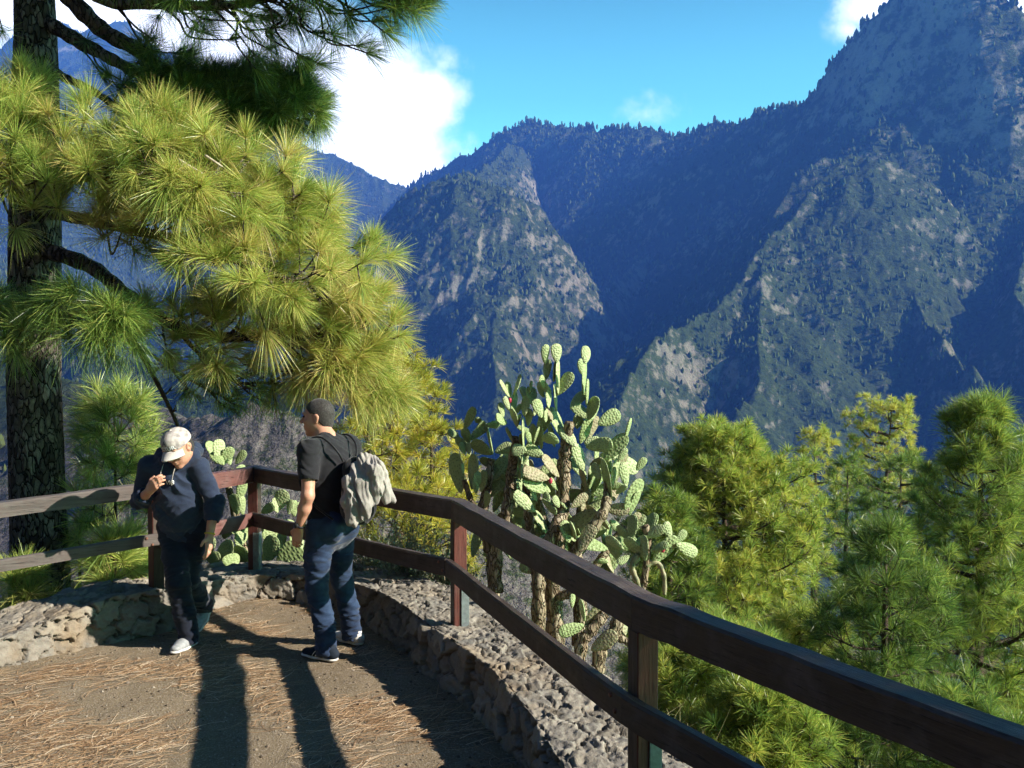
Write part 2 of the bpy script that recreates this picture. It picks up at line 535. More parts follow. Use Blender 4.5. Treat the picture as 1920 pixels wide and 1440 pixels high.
# leaf litter and dry grass on the close bank
dry = t.ramp(t.noise(pos, 2.2, 6, .7), [(.3, (.05, .038, .022)), (.5, (.12, .088, .05)), (.7, (.24, .18, .11))])
nm = t.ramp(dn, [(.0, 1), (.03, 1), (.06, 0)])
c = t.mix(nm, c, dry)
t.base(c); t.rough(.95, .05)
hb = t.math('ADD', t.math('MULTIPLY', fine, 6.0), t.math('MULTIPLY', tiny, .8))
t.bump(hb, .9, 1.0)
M_TERR = t.m
terr = link('mountains', mesh_np('mountains', vv, quads), M_TERR)
tag(terr, 'steep ravine mountains and the slope falling away below the terrace', 'mountains', kind='structure')

# ------------------------------------------------------------------ far pine forest (one mass)
def ico_template(seed, sub=1):
    import bmesh
    bm = bmesh.new(); bmesh.ops.create_icosphere(bm, subdivisions=sub, radius=1)
    r = random.Random(seed)
    for v in bm.verts:
        k = .72 + .5 * r.random()
        v.co = Vector((v.co.x * k, v.co.y * k, v.co.z * (.9 + .25 * r.random())))
        z = v.co.z
        w = 1.0 if z < 0 else 1 - .45 * z
        v.co.x *= w; v.co.y *= w
    V = np.array([v.co[:] for v in bm.verts]); Fc = np.array([[v.index for v in f.verts] for f in bm.faces]); bm.free()
    return V, Fc


def scatter(templates, pos, sx, sz, rot, name):
    vs, fs, tn, base = [], [], [], 0
    which = RNG.integers(0, len(templates), len(pos))
    for k, (V, Fc) in enumerate(templates):
        idx = np.where(which == k)[0]
        if len(idx) == 0: continue
        c, s = np.cos(rot[idx]), np.sin(rot[idx])
        x = V[None, :, 0] * sx[idx, None]; y = V[None, :, 1] * sx[idx, None]; z = V[None, :, 2] * sz[idx, None]
        X = x * c[:, None] - y * s[:, None] + pos[idx, 0, None]; Y = x * s[:, None] + y * c[:, None] + pos[idx, 1, None]
        Z = z + pos[idx, 2, None]
        vs.append(np.stack([X, Y, Z], -1).reshape(-1, 3))
        fs.append((Fc[None] + (np.arange(len(idx)) * len(V))[:, None, None]).reshape(-1, 3) + base)
        tn.append(np.repeat(RNG.random(len(idx)), len(V)))
        base += len(idx) * len(V)
    return mesh_np(name, np.vstack(vs), np.vstack(fs), smooth=False, col=np.concatenate(tn))


t = NT('distant_pine')
at = t.node('ShaderNodeAttribute'); at.attribute_name = 'tint'
t.base(t.ramp(at.outputs['Fac'], [(0, (.014, .024, .009)), (.5, (.042, .060, .020)), (1, (.10, .115, .035))])); t.rough(.95, .05)
M_FARPINE = t.m
sel = (R2 > 330) & (np.abs(A2) < math.radians(30.5))
# slope from the grid
gz_r = np.gradient(TZ, axis=0) / (np.gradient(RR)[:, None]); gz_a = np.gradient(TZ, axis=1) / (np.gradient(AZ)[None, :] * R2 + 1e-6)
slope = np.hypot(gz_r, gz_a)
dens = np.exp(-np.maximum(slope - .75, 0) * 1.1) * (.25 + 1.4 * np.clip(.5 + 1.3 * fbm(TX / 160, TY / 160, 4, 90), 0, 1))
dens = np.where(R2 > 2900, dens * .35, dens)
area = np.gradient(RR)[:, None] * np.abs(np.gradient(AZ))[None, :] * R2
# favour what the picture shows: areas facing the viewer
face = np.clip((gz_r - (TZ - CAM[2]) / R2), .02, 3)
wgt = np.where(sel, dens * area * np.clip(face, .15, 1.2), 0).ravel()
wgt /= wgt.sum()
NF = int(42000 * FOREST)
pick = RNG.choice(len(wgt), NF, p=wgt)
pp = vv[pick].copy(); hgt = RNG.uniform(2.4, 5.8, NF) * np.clip(R2.ravel()[pick] / 1500, .5, 1.15)
pp[:, 0] += RNG.normal(0, 1.2, NF); pp[:, 1] += RNG.normal(0, 1.2, NF)
pp[:, 2] += hgt * .75
# trees standing along the skyline crest
cr = np.array(TENTS[0][0] + TENTS[1][0][1:-2]); cl_ = np.concatenate([[0], np.cumsum(np.linalg.norm(np.diff(cr[:, :2], axis=0), axis=1))])
uq = RNG.uniform(0, cl_[-1], 900)
ux_, uy_ = [np.interp(uq, cl_, cr[:, k]) + RNG.normal(0, 7, 900) for k in (0, 1)]
uh = RNG.gamma(4, 1.1, 900) + 1.5
keep_ = fbm(uq / 120, uq * 0, 3, 55) > -.18
sky_p = np.stack([ux_, uy_, terrain_height(ux_, uy_) + uh * .8], -1)[keep_]
pp = np.vstack([pp, sky_p]); hgt = np.concatenate([hgt, uh[keep_]]); NF = len(pp)
forest = link('mountain_forest', scatter([ico_template(s) for s in range(4)], pp, hgt * RNG.uniform(.38, .6, NF), hgt, RNG.uniform(0, 6.28, NF), 'mountain_forest'), M_FARPINE)
tag(forest, 'distant pine forest dotted over the far mountain slopes', 'forest', kind='stuff')

# ------------------------------------------------------------------ haze in the ravine
if HAZE > 0:
    hb_ = MB(); zb, zt = float(TZ.min()) - 1.0, float(max(TZ.max(), pp[:, 2].max() + 8)) + 6
    x0, x1, y0, y1 = TX.min() - 5, TX.max() + 5, TY.min() - 5, TY.max() + 5
    hb_.box(((x0 + x1) / 2, (y0 + y1) / 2, (zb + zt) / 2), ((x1 - x0) / 2, 0, 0), (0, (y1 - y0) / 2, 0), (0, 0, (zt - zb) / 2))
    hm = bpy.data.materials.new('valley_haze'); hm.use_nodes = True
    hn = hm.node_tree.nodes; hn.remove(hn['Principled BSDF'])
    pv = hn.new('ShaderNodeVolumePrincipled'); pv.inputs['Color'].default_value = (*HAZE_COL, 1); pv.inputs['Density'].default_value = HAZE
    hm.node_tree.links.new(pv.outputs[0], hn['Material Output'].inputs['Volume'])
    hz = hb_.build('haze', hm)
    tag(hz, 'thin blue haze filling the ravine', 'haze', kind='stuff')
# ------------------------------------------------------------------ terrace ground
def axis(lo, a, b, hi, step, coarse):
    return np.concatenate([np.arange(lo, a, coarse), np.arange(a, b, step), np.arange(b, hi + coarse, coarse)])


gx = axis(-12, -4.4, 1.4, 12, .022, .6); gy = axis(-14, 2.4, 8.9, 9.0, .022, .6)
GX, GY = np.meshgrid(gx, gy)


def ground_z(x, y):
    return .025 * fbm(x / 1.3, y / 1.3, 3, 201) + .008 * fbm(x / .22, y / .22, 4, 202) + .006 * np.abs(fbm(x / .06, y / .06, 3, 203)) + .03 * smooth_step(7.0, 8.2, y)


GZ = ground_z(GX, GY)
inside = poly_dist(GX, GY, TERR_POLY) < .22
nyg, nxg = GX.shape
q = (np.arange(nyg - 1)[:, None] * nxg + np.arange(nxg - 1)[None, :])
quads = np.stack([q, q + 1, q + nxg + 1, q + nxg], -1).reshape(-1, 4)
keep = inside.ravel()[quads].all(1)
t = NT('sandy_gravel')
v = t.coord('Object')
n1 = t.noise(v, 1.1, 5, .6); n2 = t.noise(v, 14, 5, .7); n3 = t.noise(v, 95, 3, .7)
c = t.ramp(n1, [(.3, (.130, .098, .064)), (.55, (.196, .152, .102)), (.75, (.25, .20, .14))])
c = t.mix(t.ramp(n2, [(.35, 0), (.75, .8)]), c, (.20, .155, .10))
c = t.mix(t.ramp(n3, [(.52, 0), (.70, 1)]), c, (.34, .29, .235))
c = t.mix(t.ramp(n3, [(.28, 1), (.40, 0)]), c, (.055, .042, .03))
t.base(c); t.rough(.95, .05)
t.bump(t.math('ADD', t.math('MULTIPLY', n2, .6), n3), .8, .012)
used = np.unique(quads[keep]); remap = -np.ones(nxg * nyg, int); remap[used] = np.arange(len(used))
gv = np.stack([GX, GY, GZ], -1).reshape(-1, 3)[used]
tag(link('ground', mesh_np('ground', gv, remap[quads[keep]]), t.m), 'sandy brown floor of the lookout terrace', 'ground', kind='structure')


# fallen needles, twigs and pebbles
def needle_litter(n):
    P0 = []
    while len(P0) < n:
        x = RNG.uniform(-4.2, 1.2, 4000); y = 2.6 + 5.4 * RNG.random(4000) ** 1.2
        d = .30 + 1.5 * fbm(x / .9, y / .7, 4, 301)
        ok = (RNG.random(4000) < d) & (poly_dist(x, y, TERR_POLY) <= 0)
        P0.extend(zip(x[ok], y[ok]))
    p = np.array(P0[:n]); L = RNG.uniform(.09, .24, n); L[:70] = RNG.uniform(.2, .42, 70); a = RNG.normal(.62, .55, n) + np.where(RNG.random(n) < .2, RNG.uniform(0, 3.1, n), 0)
    bend = RNG.normal(0, .35, n); w = RNG.uniform(.0011, .0021, n); w[:70] = RNG.uniform(.0025, .0045, 70)
    k = 4
    vs = np.zeros((n, k, 2, 3)); x, y = p[:, 0].copy(), p[:, 1].copy(); lift = RNG.uniform(.003, .012, n)
    for i in range(k):
        th = a + bend * (i - 1.5)
        nx, ny = -np.sin(th), np.cos(th); ww = w * (1 - .2 * i)
        z = ground_z(x, y) + lift + .003 * np.sin(i * 1.7 + a * 9)
        vs[:, i, 0] = np.stack([x + nx * ww, y + ny * ww, z + .0008], -1); vs[:, i, 1] = np.stack([x - nx * ww, y - ny * ww, z], -1)
        x = x + np.cos(th) * L / (k - 1); y = y + np.sin(th) * L / (k - 1)
    b = (np.arange(n) * k * 2)[:, None, None] + (np.arange(k - 1) * 2)[None, :, None] + np.array([0, 1, 3, 2])[None, None]
    return mesh_np('pine_needle_litter', vs.reshape(-1, 3), b.reshape(-1, 4), col=np.repeat(RNG.random(n), k * 2))


t = NT('dry_needle')
at = t.node('ShaderNodeAttribute'); at.attribute_name = 'tint'
t.base(t.ramp(at.outputs['Fac'], [(0, (.12, .068, .036)), (.45, (.28, .165, .085)), (.85, (.43, .30, .18)), (1, (.60, .49, .36))])); t.rough(.6, .3)
tag(link('pine_needle_litter', needle_litter(8800), t.m), 'fallen orange pine needles strewn over the terrace floor', 'pine needles', kind='stuff')

npb = 3600
px_ = RNG.uniform(-4, 1.0, npb); py_ = RNG.uniform(2.7, 7.9, npb); ok = poly_dist(px_, py_, TERR_POLY) <= 0
pp_ = np.stack([px_[ok], py_[ok], ground_z(px_[ok], py_[ok]) + .002], -1); rr = np.minimum(RNG.gamma(2.0, .0022, ok.sum()) + .0018, .012)
t = NT('pebble')
at = t.node('ShaderNodeAttribute'); at.attribute_name = 'tint'
t.base(t.ramp(at.outputs['Fac'], [(0, (.08, .062, .046)), (.6, (.17, .135, .10)), (1, (.30, .26, .21))])); t.rough(.9, .1)
tag(link('gravel', scatter([ico_template(20 + s) for s in range(3)], pp_, rr * 1.25, rr * .8, RNG.uniform(0, 6.3, len(rr)), 'gravel'), t.m),
    'small loose pebbles scattered on the terrace floor', 'gravel', kind='stuff')

# ------------------------------------------------------------------ dry stone wall
curve = catmull(INNER, 40)
seg = np.linalg.norm(np.diff(curve, axis=0), axis=1); S = np.concatenate([[0], np.cumsum(seg)])
ds = .0095
ss = np.arange(0, S[-1], ds)
cx = np.interp(ss, S, curve[:, 0]); cyv = np.interp(ss, S, curve[:, 1])
# tangents smoothed so the outer side does not fold at the bends
tx = np.gradient(cx); ty = np.gradient(cyv)
ker = np.hanning(91); ker /= ker.sum()
tx = np.convolve(np.pad(tx, 45, 'edge'), ker, 'valid'); ty = np.convolve(np.pad(ty, 45, 'edge'), ker, 'valid')
ln = np.hypot(tx, ty); nxo, nyo = ty / ln, -tx / ln     # outward
WALL_W = .56
_wz = lambda y, x: np.interp(y, [0, 3, 4.5, 6.2, 7.0, 7.9, 9], [.28, .28, .30, .30, .29, .235, .23]) + np.where(x < -2.3, .03 * smooth_step(7.6, 7.2, y) - .15 * smooth_step(6.95, 6.1, y), 0)
wtop = _wz(cyv, cx)
prof_t = np.arange(0, .42 + WALL_W + .75, ds)


def wall_pt(tt, top):
    """inner face up, over the top, down the outer face; rounded arrises"""
    r = .035
    off = np.where(tt < .42, -.0 + .06 * (1 - tt / .42) * -1, np.where(tt < .42 + WALL_W, tt - .42, WALL_W + .10 * (tt - .42 - WALL_W)))
    z = np.where(tt < .42, top - (.42 - tt), np.where(tt < .42 + WALL_W, top, top - (tt - .42 - WALL_W)))
    return off, z


SS, TT = np.meshgrid(ss, prof_t, indexing='ij')
off, zz = wall_pt(TT, wtop[:, None])
# normal of the profile, blended at the arrises
ang = np.pi * .5 * (smooth_step(.42 - .04, .42 + .04, TT) + smooth_step(.42 + WALL_W - .04, .42 + WALL_W + .04, TT))
n_off, n_z = -np.cos(ang), np.sin(ang)


def voronoi2(u, v, seed):
    iu, iv = np.floor(u), np.floor(v)
    f1 = np.full(u.shape, 9.0); f2 = np.full(u.shape, 9.0); cid = np.zeros(u.shape); cu = np.zeros(u.shape); cv = np.zeros(u.shape)
    for a in (-1, 0, 1):
        for b in (-1, 0, 1):
            hu = _hash(iu + a, iv + b, seed); hv = _hash(iu + a, iv + b, seed + 1)
            qu, qv = iu + a + hu, iv + b + hv
            d = np.hypot(u - qu, v - qv)
            c2 = d < f1
            f2 = np.where(c2, f1, np.minimum(f2, d)); cid = np.where(c2, _hash(iu + a, iv + b, seed + 2), cid)
            cu = np.where(c2, u - qu, cu); cv = np.where(c2, v - qv, cv); f1 = np.where(c2, d, f1)
    return f1, f2, cid, cu, cv


wu = SS + .07 * fbm(SS / .14, TT / .14, 4, 401); wv = TT + .07 * fbm(SS / .14, TT / .14, 4, 402)
top_face = smooth_step(.38, .46, TT) * (1 - smooth_step(.40 + WALL_W, .44 + WALL_W, TT))
f1, f2, cid, cu, cv = voronoi2(wu / .20, wv / .135, 410)
g1, g2, gid, gu, gv_ = voronoi2(wu / .135 + 9, wv / .085 + 3, 430)
edge = smooth_step(.015, .085, f2 - f1); edge2 = smooth_step(.012, .075, g2 - g1)
tilt = (cu * (_hash(np.floor(cid * 9999), np.zeros_like(cid), 5) - .5) + cv * (_hash(np.floor(cid * 9999), np.zeros_like(cid), 6) - .5))
big = edge * (.005 + .014 * cid) + tilt * .055 * edge
small = edge2 * (.002 + .008 * gid)
selm = smooth_step(-.15, .2, fbm(SS / .5, TT / .3, 3, 440)) * top_face
disp = big * (1 - .35 * selm) + small * (.2 + .8 * selm) + (.010 + .010 * (1 - top_face)) * fbm(SS / .3, TT / .3, 3, 450) + .006 * fbm(SS / .03, TT / .03, 4, 451) + .009 * ridged(SS / .12, TT / .05, 4, 452) * edge
disp = disp + (1 - top_face) * (.04 * (cid - .3) * edge)
disp = disp - .035 - .016 * (1 - edge) - .007 * selm * (1 - edge2)
o2 = off + n_off * disp; z2 = zz + n_z * disp
WX = cx[:, None] + nxo[:, None] * o2; WY = cyv[:, None] + nyo[:, None] * o2
wv3 = np.stack([WX, WY, z2], -1).reshape(-1, 3)
ns_, nt_ = SS.shape
q = (np.arange(ns_ - 1)[:, None] * nt_ + np.arange(nt_ - 1)[None, :])
quads = np.stack([q, q + 1, q + nt_ + 1, q + nt_], -1).reshape(-1, 4)
joint = np.clip(1 - edge * 1.15, 0, 1) + .75 * selm * (1 - edge2) * .8
tint = np.clip(.16 + .84 * np.clip(np.where(selm > .5, gid, .72 * cid + .28 * gid), 0, 1) - .9 * joint, 0, 1)
t = NT('wall_stone')
at = t.node('ShaderNodeAttribute'); at.attribute_name = 'tint'
v = t.coord('Object')
n1 = t.noise(v, 9, 6, .7); n2 = t.noise(v, 70, 4, .7); n3 = t.noise(v, 2.2, 4, .6)
c = t.ramp(at.outputs['Fac'], [(0, (.035, .030, .026)), (.12, (.085, .075, .062)), (.3, (.165, .142, .115)), (.5, (.145, .138, .128)), (.75, (.23, .20, .162)), (1, (.31, .28, .24))])
c = t.mix(t.ramp(n1, [(.35, 0), (.7, .75)]), c, (.26, .235, .20))
c = t.mix(t.ramp(n3, [(.52, 0), (.72, .6)]), c, (.24, .17, .10))
c = t.mix(t.ramp(n2, [(.25, .75), (.42, 0)]), c, (.075, .066, .06))
t.base(c); t.rough(.95, .08)
t.bump(t.math('ADD', n1, t.math('MULTIPLY', n2, .5)), .7, .015)
wall = link('stone_wall', mesh_np('stone_wall', wv3, quads, col=tint.ravel()), t.m)
tag(wall, 'low curved wall of rough grey stones and mortar edging the terrace under the wooden fence', 'wall')


def wall_top_z(x, y):
    return float(_wz(np.array(y), np.array(x)))
# ------------------------------------------------------------------ wooden fence
def wood_mat(name, dark, light, wear, wear_amt=.5):
    t = NT(name)
    tc = t.node('ShaderNodeTexCoord')
    # grain follows the rail: stretched along the piece's own length (attribute-free, world noise mixed)
    v = tc.outputs['Object']
    at = t.node('ShaderNodeAttribute'); at.attribute_name = 'grain'; 
    g = t.node('ShaderNodeMapping'); t.l.new(at.outputs['Vector'], g.inputs[0]); g.inputs['Scale'].default_value = (1.6, 26, 26)
    n1 = t.noise(g.outputs[0], 1.0, 6, .65, .6); n2 = t.noise(v, 6, 5, .65); n3 = t.noise(g.outputs[0], 4.5, 4, .7)
    c = t.mix(t.ramp(n1, [(.3, 0), (.7, 1)]), dark, light)
    c = t.mix(t.math('MULTIPLY', t.ramp(n2, [(.48, 0), (.68, 1)]), wear_amt), c, wear)
    c = t.mix(t.ramp(n3, [(.34, .9), (.42, 0)]), c, tuple(x * .3 for x in dark))
    t.base(c); t.rough(t.ramp(n2, [(.3, .42), (.7, .75)]), .35)
    t.bump(t.math('ADD', n1, n3), .45, .006)
    return t.m


M_DARK = wood_mat('dark_stained_wood', (.026, .017, .014), (.066, .044, .034), (.125, .10, .092), .55)
M_RED = wood_mat('red_stained_wood', (.075, .020, .016), (.135, .036, .028), (.085, .045, .04), .5)
M_GREY = wood_mat('weathered_grey_wood', (.072, .060, .055), (.150, .130, .120), (.115, .082, .072), .6)
M_RUST = wood_mat('faded_red_wood', (.095, .038, .033), (.165, .075, .066), (.18, .12, .11), .6)
M_STEEL = simple_mat('grey_steel', (.16, .18, .19), .55, .5, .3, 40, .2, .3)
M_BOLT = simple_mat('rusty_bolt', (.16, .07, .045), .6, .4, .3, 60)

# post positions (x, y), the first and last out of frame
FP = [np.array(p) for p in [(1.62, 1.15), (1.25, 2.22), (.50, 3.65), (-.345, 6.19), (-2.20, 8.20), (-2.65, 7.14), (-4.60, 5.90), (-6.2, 4.6)]]
DZ = [0, 0, 0, 0, 0, 0, -.16, -.26]      # the rails sink a little towards the far left
DIRS = []
for i in range(len(FP)):
    a = FP[max(i - 1, 0)]; b = FP[min(i + 1, len(FP) - 1)]
    DIRS.append((b - a) / np.linalg.norm(b - a))
fence = empty('wooden_fence', (-.345, 6.19, .30))
tag(fence, 'dark brown wooden fence with two rails on square posts along the stone wall', 'fence')
INV = Matrix.Translation((.345, -6.19, -.30))


def set_grain(me, origin, ax, ay, az_):
    a = me.attributes.new('grain', 'FLOAT_VECTOR', 'POINT')
    V = np.array([v.co[:] for v in me.vertices]) - origin
    M = np.stack([ax, ay, az_], 1)
    a.data.foreach_set('vector', (V @ M + np.random.default_rng(int(abs(origin[0] * 991 + origin[1] * 77)) + 1).uniform(0, 50, 3)).astype(np.float32).ravel())


def perp(d): return np.array((-d[1], d[0]))          # to the left of travel = inner side


def rail_piece(i, w0, w1, z0, z1, mat, name, sag=0.0, out=0.0):
    """rail from post i to i+1 between lateral offsets w0 (outer) and w1 (inner), mitred at both posts"""
    a, b = FP[i], FP[i + 1]; d = (b - a) / np.linalg.norm(b - a); n = perp(d)
    def corner(k, w):
        p = FP[k]
        if k in (0, len(FP) - 1): return p + n * w
        d0 = (FP[k] - FP[k - 1]); d0 /= np.linalg.norm(d0); d1 = (FP[k + 1] - FP[k]); d1 /= np.linalg.norm(d1)
        n0, n1 = perp(d0), perp(d1); m = (n0 + n1); m /= np.linalg.norm(m)
        return p + m * (w / max(np.dot(m, n0), .45))
    nseg = 14; m = MB(); vs = []
    g = .0012
    L = np.linalg.norm(b - a); rr_ = np.random.default_rng(i * 7 + int(z0 * 100))
    for k in range(nseg + 1):
        t_ = k / nseg
        o0 = corner(i, w0) * (1 - t_) + corner(i + 1, w0) * t_; o1 = corner(i, w1) * (1 - t_) + corner(i + 1, w1) * t_
        if k == 0: o0 = o0 + d * g; o1 = o1 + d * g
        if k == nseg: o0 = o0 - d * g; o1 = o1 - d * g
        e = rr_.normal(0, .0016, 4); dz = -sag * 4 * t_ * (1 - t_)
        c_ = .010
        prof = [(o0, z0, 0), (o1, z0, 0), (o1, z1 - c_, 0), (o1 - n * c_, z1, 0), (o0 + n * c_, z1, 0), (o0, z1 - c_, 0)]
        for q_, z_, _ in prof:
            vs.append((q_[0] + n[0] * e[0], q_[1] + n[1] * e[0], z_ + dz + e[1] + DZ[i] * (1 - t_) + DZ[i + 1] * t_))
    fs = []
    for k in range(nseg):
        for j in range(6):
            j2 = (j + 1) % 6
            fs.append((k * 6 + j, (k + 1) * 6 + j, (k + 1) * 6 + j2, k * 6 + j2))
    fs.append(tuple(range(6))); fs.append(tuple(range(nseg * 6, nseg * 6 + 6))[::-1])
    m.add(vs, fs)
    o = m.build(name, mat, fence)
    set_grain(o.data, np.array((a[0], a[1], z0)), np.array((d[0], d[1], 0)), np.array((n[0], n[1], 0)), np.array((0, 0, 1.)))
    o.matrix_parent_inverse = INV
    return o


RT0, RT1, RL0, RL1 = .965, 1.098, .612, .722
for i in range(len(FP) - 1):
    mt = M_DARK if i < 4 else (M_RUST if i == 4 else M_GREY)
    o = rail_piece(i, -.052, .052, RT0 + (.032 if i > 4 else .006), RT1, mt, 'top_rail', .004)
    if i == 4: o['label'] = 'short faded reddish top rail'
    if i == 5: o['label'] = 'weathered grey top rail'
    o = rail_piece(i, .046, .096, RL0 + (.028 if i > 4 else 0), RL1, mt, 'lower_rail', .006)
    if i == 4: o['label'] = 'short faded reddish lower rail'
    if i == 5: o['label'] = 'weathered grey lower rail'

for i, p in enumerate(FP):
    # square post turned to face along the rail on its near side
    if i == 3: d = FP[3] - FP[2]
    elif i == 2: d = FP[3] - FP[2]
    elif i == 4: d = np.array((.12, 1.0))
    else: d = DIRS[i]
    d = d / np.linalg.norm(d); n = perp(d)
    zb = wall_top_z(p[0], p[1]) - .10; zt = RT0 - .001 + DZ[i]
    m = MB(); h = .044
    m.box((p[0], p[1], (zb + zt) / 2), (0, 0, (zt - zb) / 2), (d[0] * h, d[1] * h, 0), (n[0] * h, n[1] * h, 0), .005)
    po = m.build('post', M_RED, fence); po.matrix_parent_inverse = INV
    po.data.materials.append(M_DARK)
    for poly in po.data.polygons:       # painted light and shade: lit faces across the rail red, sides dark
        c = np.array(poly.normal[:2])
        if abs(np.dot(c, n)) > .8: poly.material_index = 1
    set_grain(po.data, np.array((p[0], p[1], zb)), np.array((0, 0, 1.)), np.array((d[0], d[1], 0)), np.array((n[0], n[1], 0)))
    # steel strap at the foot, on the side towards the viewer's right
    zs = wall_top_z(p[0], p[1])
    if i in (1, 2, 3, 4):
        sgn = -1
        c0 = p + d * (-.049) * 1 - n * (.030)
        sm = MB(); sm.box((c0[0], c0[1], zs + .135), (0, 0, .165), (d[0] * .004, d[1] * .004, 0), (n[0] * .026, n[1] * .026, 0), .002)
        c1 = p - n * .049
        sm.box((c1[0], c1[1], zs + .135), (0, 0, .165), (d[0] * .030, d[1] * .030, 0), (n[0] * .004, n[1] * .004, 0), .002)
        st = sm.build('steel_bracket', M_STEEL, fence); st.matrix_parent_inverse = INV
    bolts = [(.10, -1), (.24, -1)] if i in (4, 5, 6) else [(.20, 1), (.33, 1)]
    for bz, sd_ in bolts:
        fn = (-d if sd_ < 0 else n)
        if i == 4: fn = -d
        q_ = p + fn * .044
        bm_ = MB(); base = np.array((q_[0], q_[1], zs + bz)); fn3 = np.array((fn[0], fn[1], 0))
        bm_.tube([base - fn3 * .004, base + fn3 * .004, base + fn3 * .009, base + fn3 * .011], [.013, .013, .010, .004], 10)
        bo = bm_.build('bolt', M_BOLT, po); bo.matrix_parent_inverse = INV

# bolt heads where the lower rail is fixed to the posts
for i in (2, 3, 4, 5):
    dd = FP[min(i, len(FP) - 2) + 1] - FP[i]; dd = dd / np.linalg.norm(dd); nn_ = perp(dd)
    for al, bz in ((.045, .645), (.085, .695)):
        c0 = FP[i] + dd * al + nn_ * .0955; b0 = np.array((c0[0], c0[1], bz)); n3 = np.array((nn_[0], nn_[1], 0))
        bm_ = MB(); bm_.tube([b0 - n3 * .004, b0 + n3 * .003, b0 + n3 * .007, b0 + n3 * .008], [.010, .010, .008, .003], 9)
        bo = bm_.build('bolt', M_BOLT, fence); bo.matrix_parent_inverse = INV
# ------------------------------------------------------------------ pines
def bark_mat(name, dark, mid, light, scale=1.0):
    t = NT(name)
    v = t.coord('Object', (1, 1, .42))
    d = t.noise(v, 9 * scale, 3)
    vec = t.node('ShaderNodeMixRGB'); vec.blend_type = 'ADD'; vec.inputs[0].default_value = .09
    t.l.new(v, vec.inputs[1]); nd = t.node('ShaderNodeTexNoise'); t.l.new(v, nd.inputs['Vector']); nd.inputs['Scale'].default_value = 14 * scale
    t.l.new(nd.outputs['Color'], vec.inputs[2])
    e = t.node('ShaderNodeTexVoronoi'); e.feature = 'DISTANCE_TO_EDGE'; t.l.new(vec.outputs[0], e.inputs['Vector']); e.inputs['Scale'].default_value = 21 * scale
    cellc = t.node('ShaderNodeTexVoronoi'); t.l.new(vec.outputs[0], cellc.inputs['Vector']); cellc.inputs['Scale'].default_value = 21 * scale
    fine = t.noise(v, 60 * scale, 5, .7)
    sep_ = t.node('ShaderNodeSeparateColor'); t.l.new(cellc.outputs['Color'], sep_.inputs[0])
    c = t.ramp(sep_.outputs[0], [(0, mid), (.55, tuple(.5 * (a + b) for a, b in zip(mid, light))), (1, light)])
    c = t.mix(t.ramp(fine, [(.3, .8), (.6, 0)]), c, mid)
    c = t.mix(t.ramp(e.outputs[0], [(.015, 1), (.07, 0)]), c, dark)
    t.base(c); t.rough(.95, .08)
    h = t.math('ADD', t.math('MULTIPLY', t.ramp(e.outputs[0], [(0, 0), (.16, 1)]), 1.0), t.math('MULTIPLY', fine, .35))
    t.bump(h, 1.0, .025)
    return t.m


M_BARK = bark_mat('plated_pine_bark', (.010, .008, .007), (.055, .042, .036), (.29, .24, .215))
M_TWIG = simple_mat('pine_twig', (.085, .062, .048), .9, .1, .5, 40)
M_YBARK = bark_mat('young_pine_bark', (.03, .02, .015), (.11, .08, .06), (.24, .19, .155), 2.5)


def needle_mat(name, stops, trans=.35):
    t = NT(name)
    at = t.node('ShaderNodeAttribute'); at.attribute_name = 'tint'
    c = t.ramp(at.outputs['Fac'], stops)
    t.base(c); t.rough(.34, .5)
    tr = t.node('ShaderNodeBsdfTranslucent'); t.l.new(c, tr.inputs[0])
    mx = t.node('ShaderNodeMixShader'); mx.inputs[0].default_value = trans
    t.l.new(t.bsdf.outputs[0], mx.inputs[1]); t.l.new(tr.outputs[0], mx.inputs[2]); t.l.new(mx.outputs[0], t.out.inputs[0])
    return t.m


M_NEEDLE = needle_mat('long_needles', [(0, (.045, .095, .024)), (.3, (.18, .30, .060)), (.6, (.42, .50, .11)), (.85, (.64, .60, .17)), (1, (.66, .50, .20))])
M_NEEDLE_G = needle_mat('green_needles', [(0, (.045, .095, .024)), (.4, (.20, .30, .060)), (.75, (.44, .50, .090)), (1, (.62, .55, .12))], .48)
M_NEEDLE_Y = needle_mat('yellow_needles', [(0, (.11, .15, .025)), (.4, (.36, .37, .045)), (.75, (.60, .50, .065)), (1, (.66, .46, .10))])


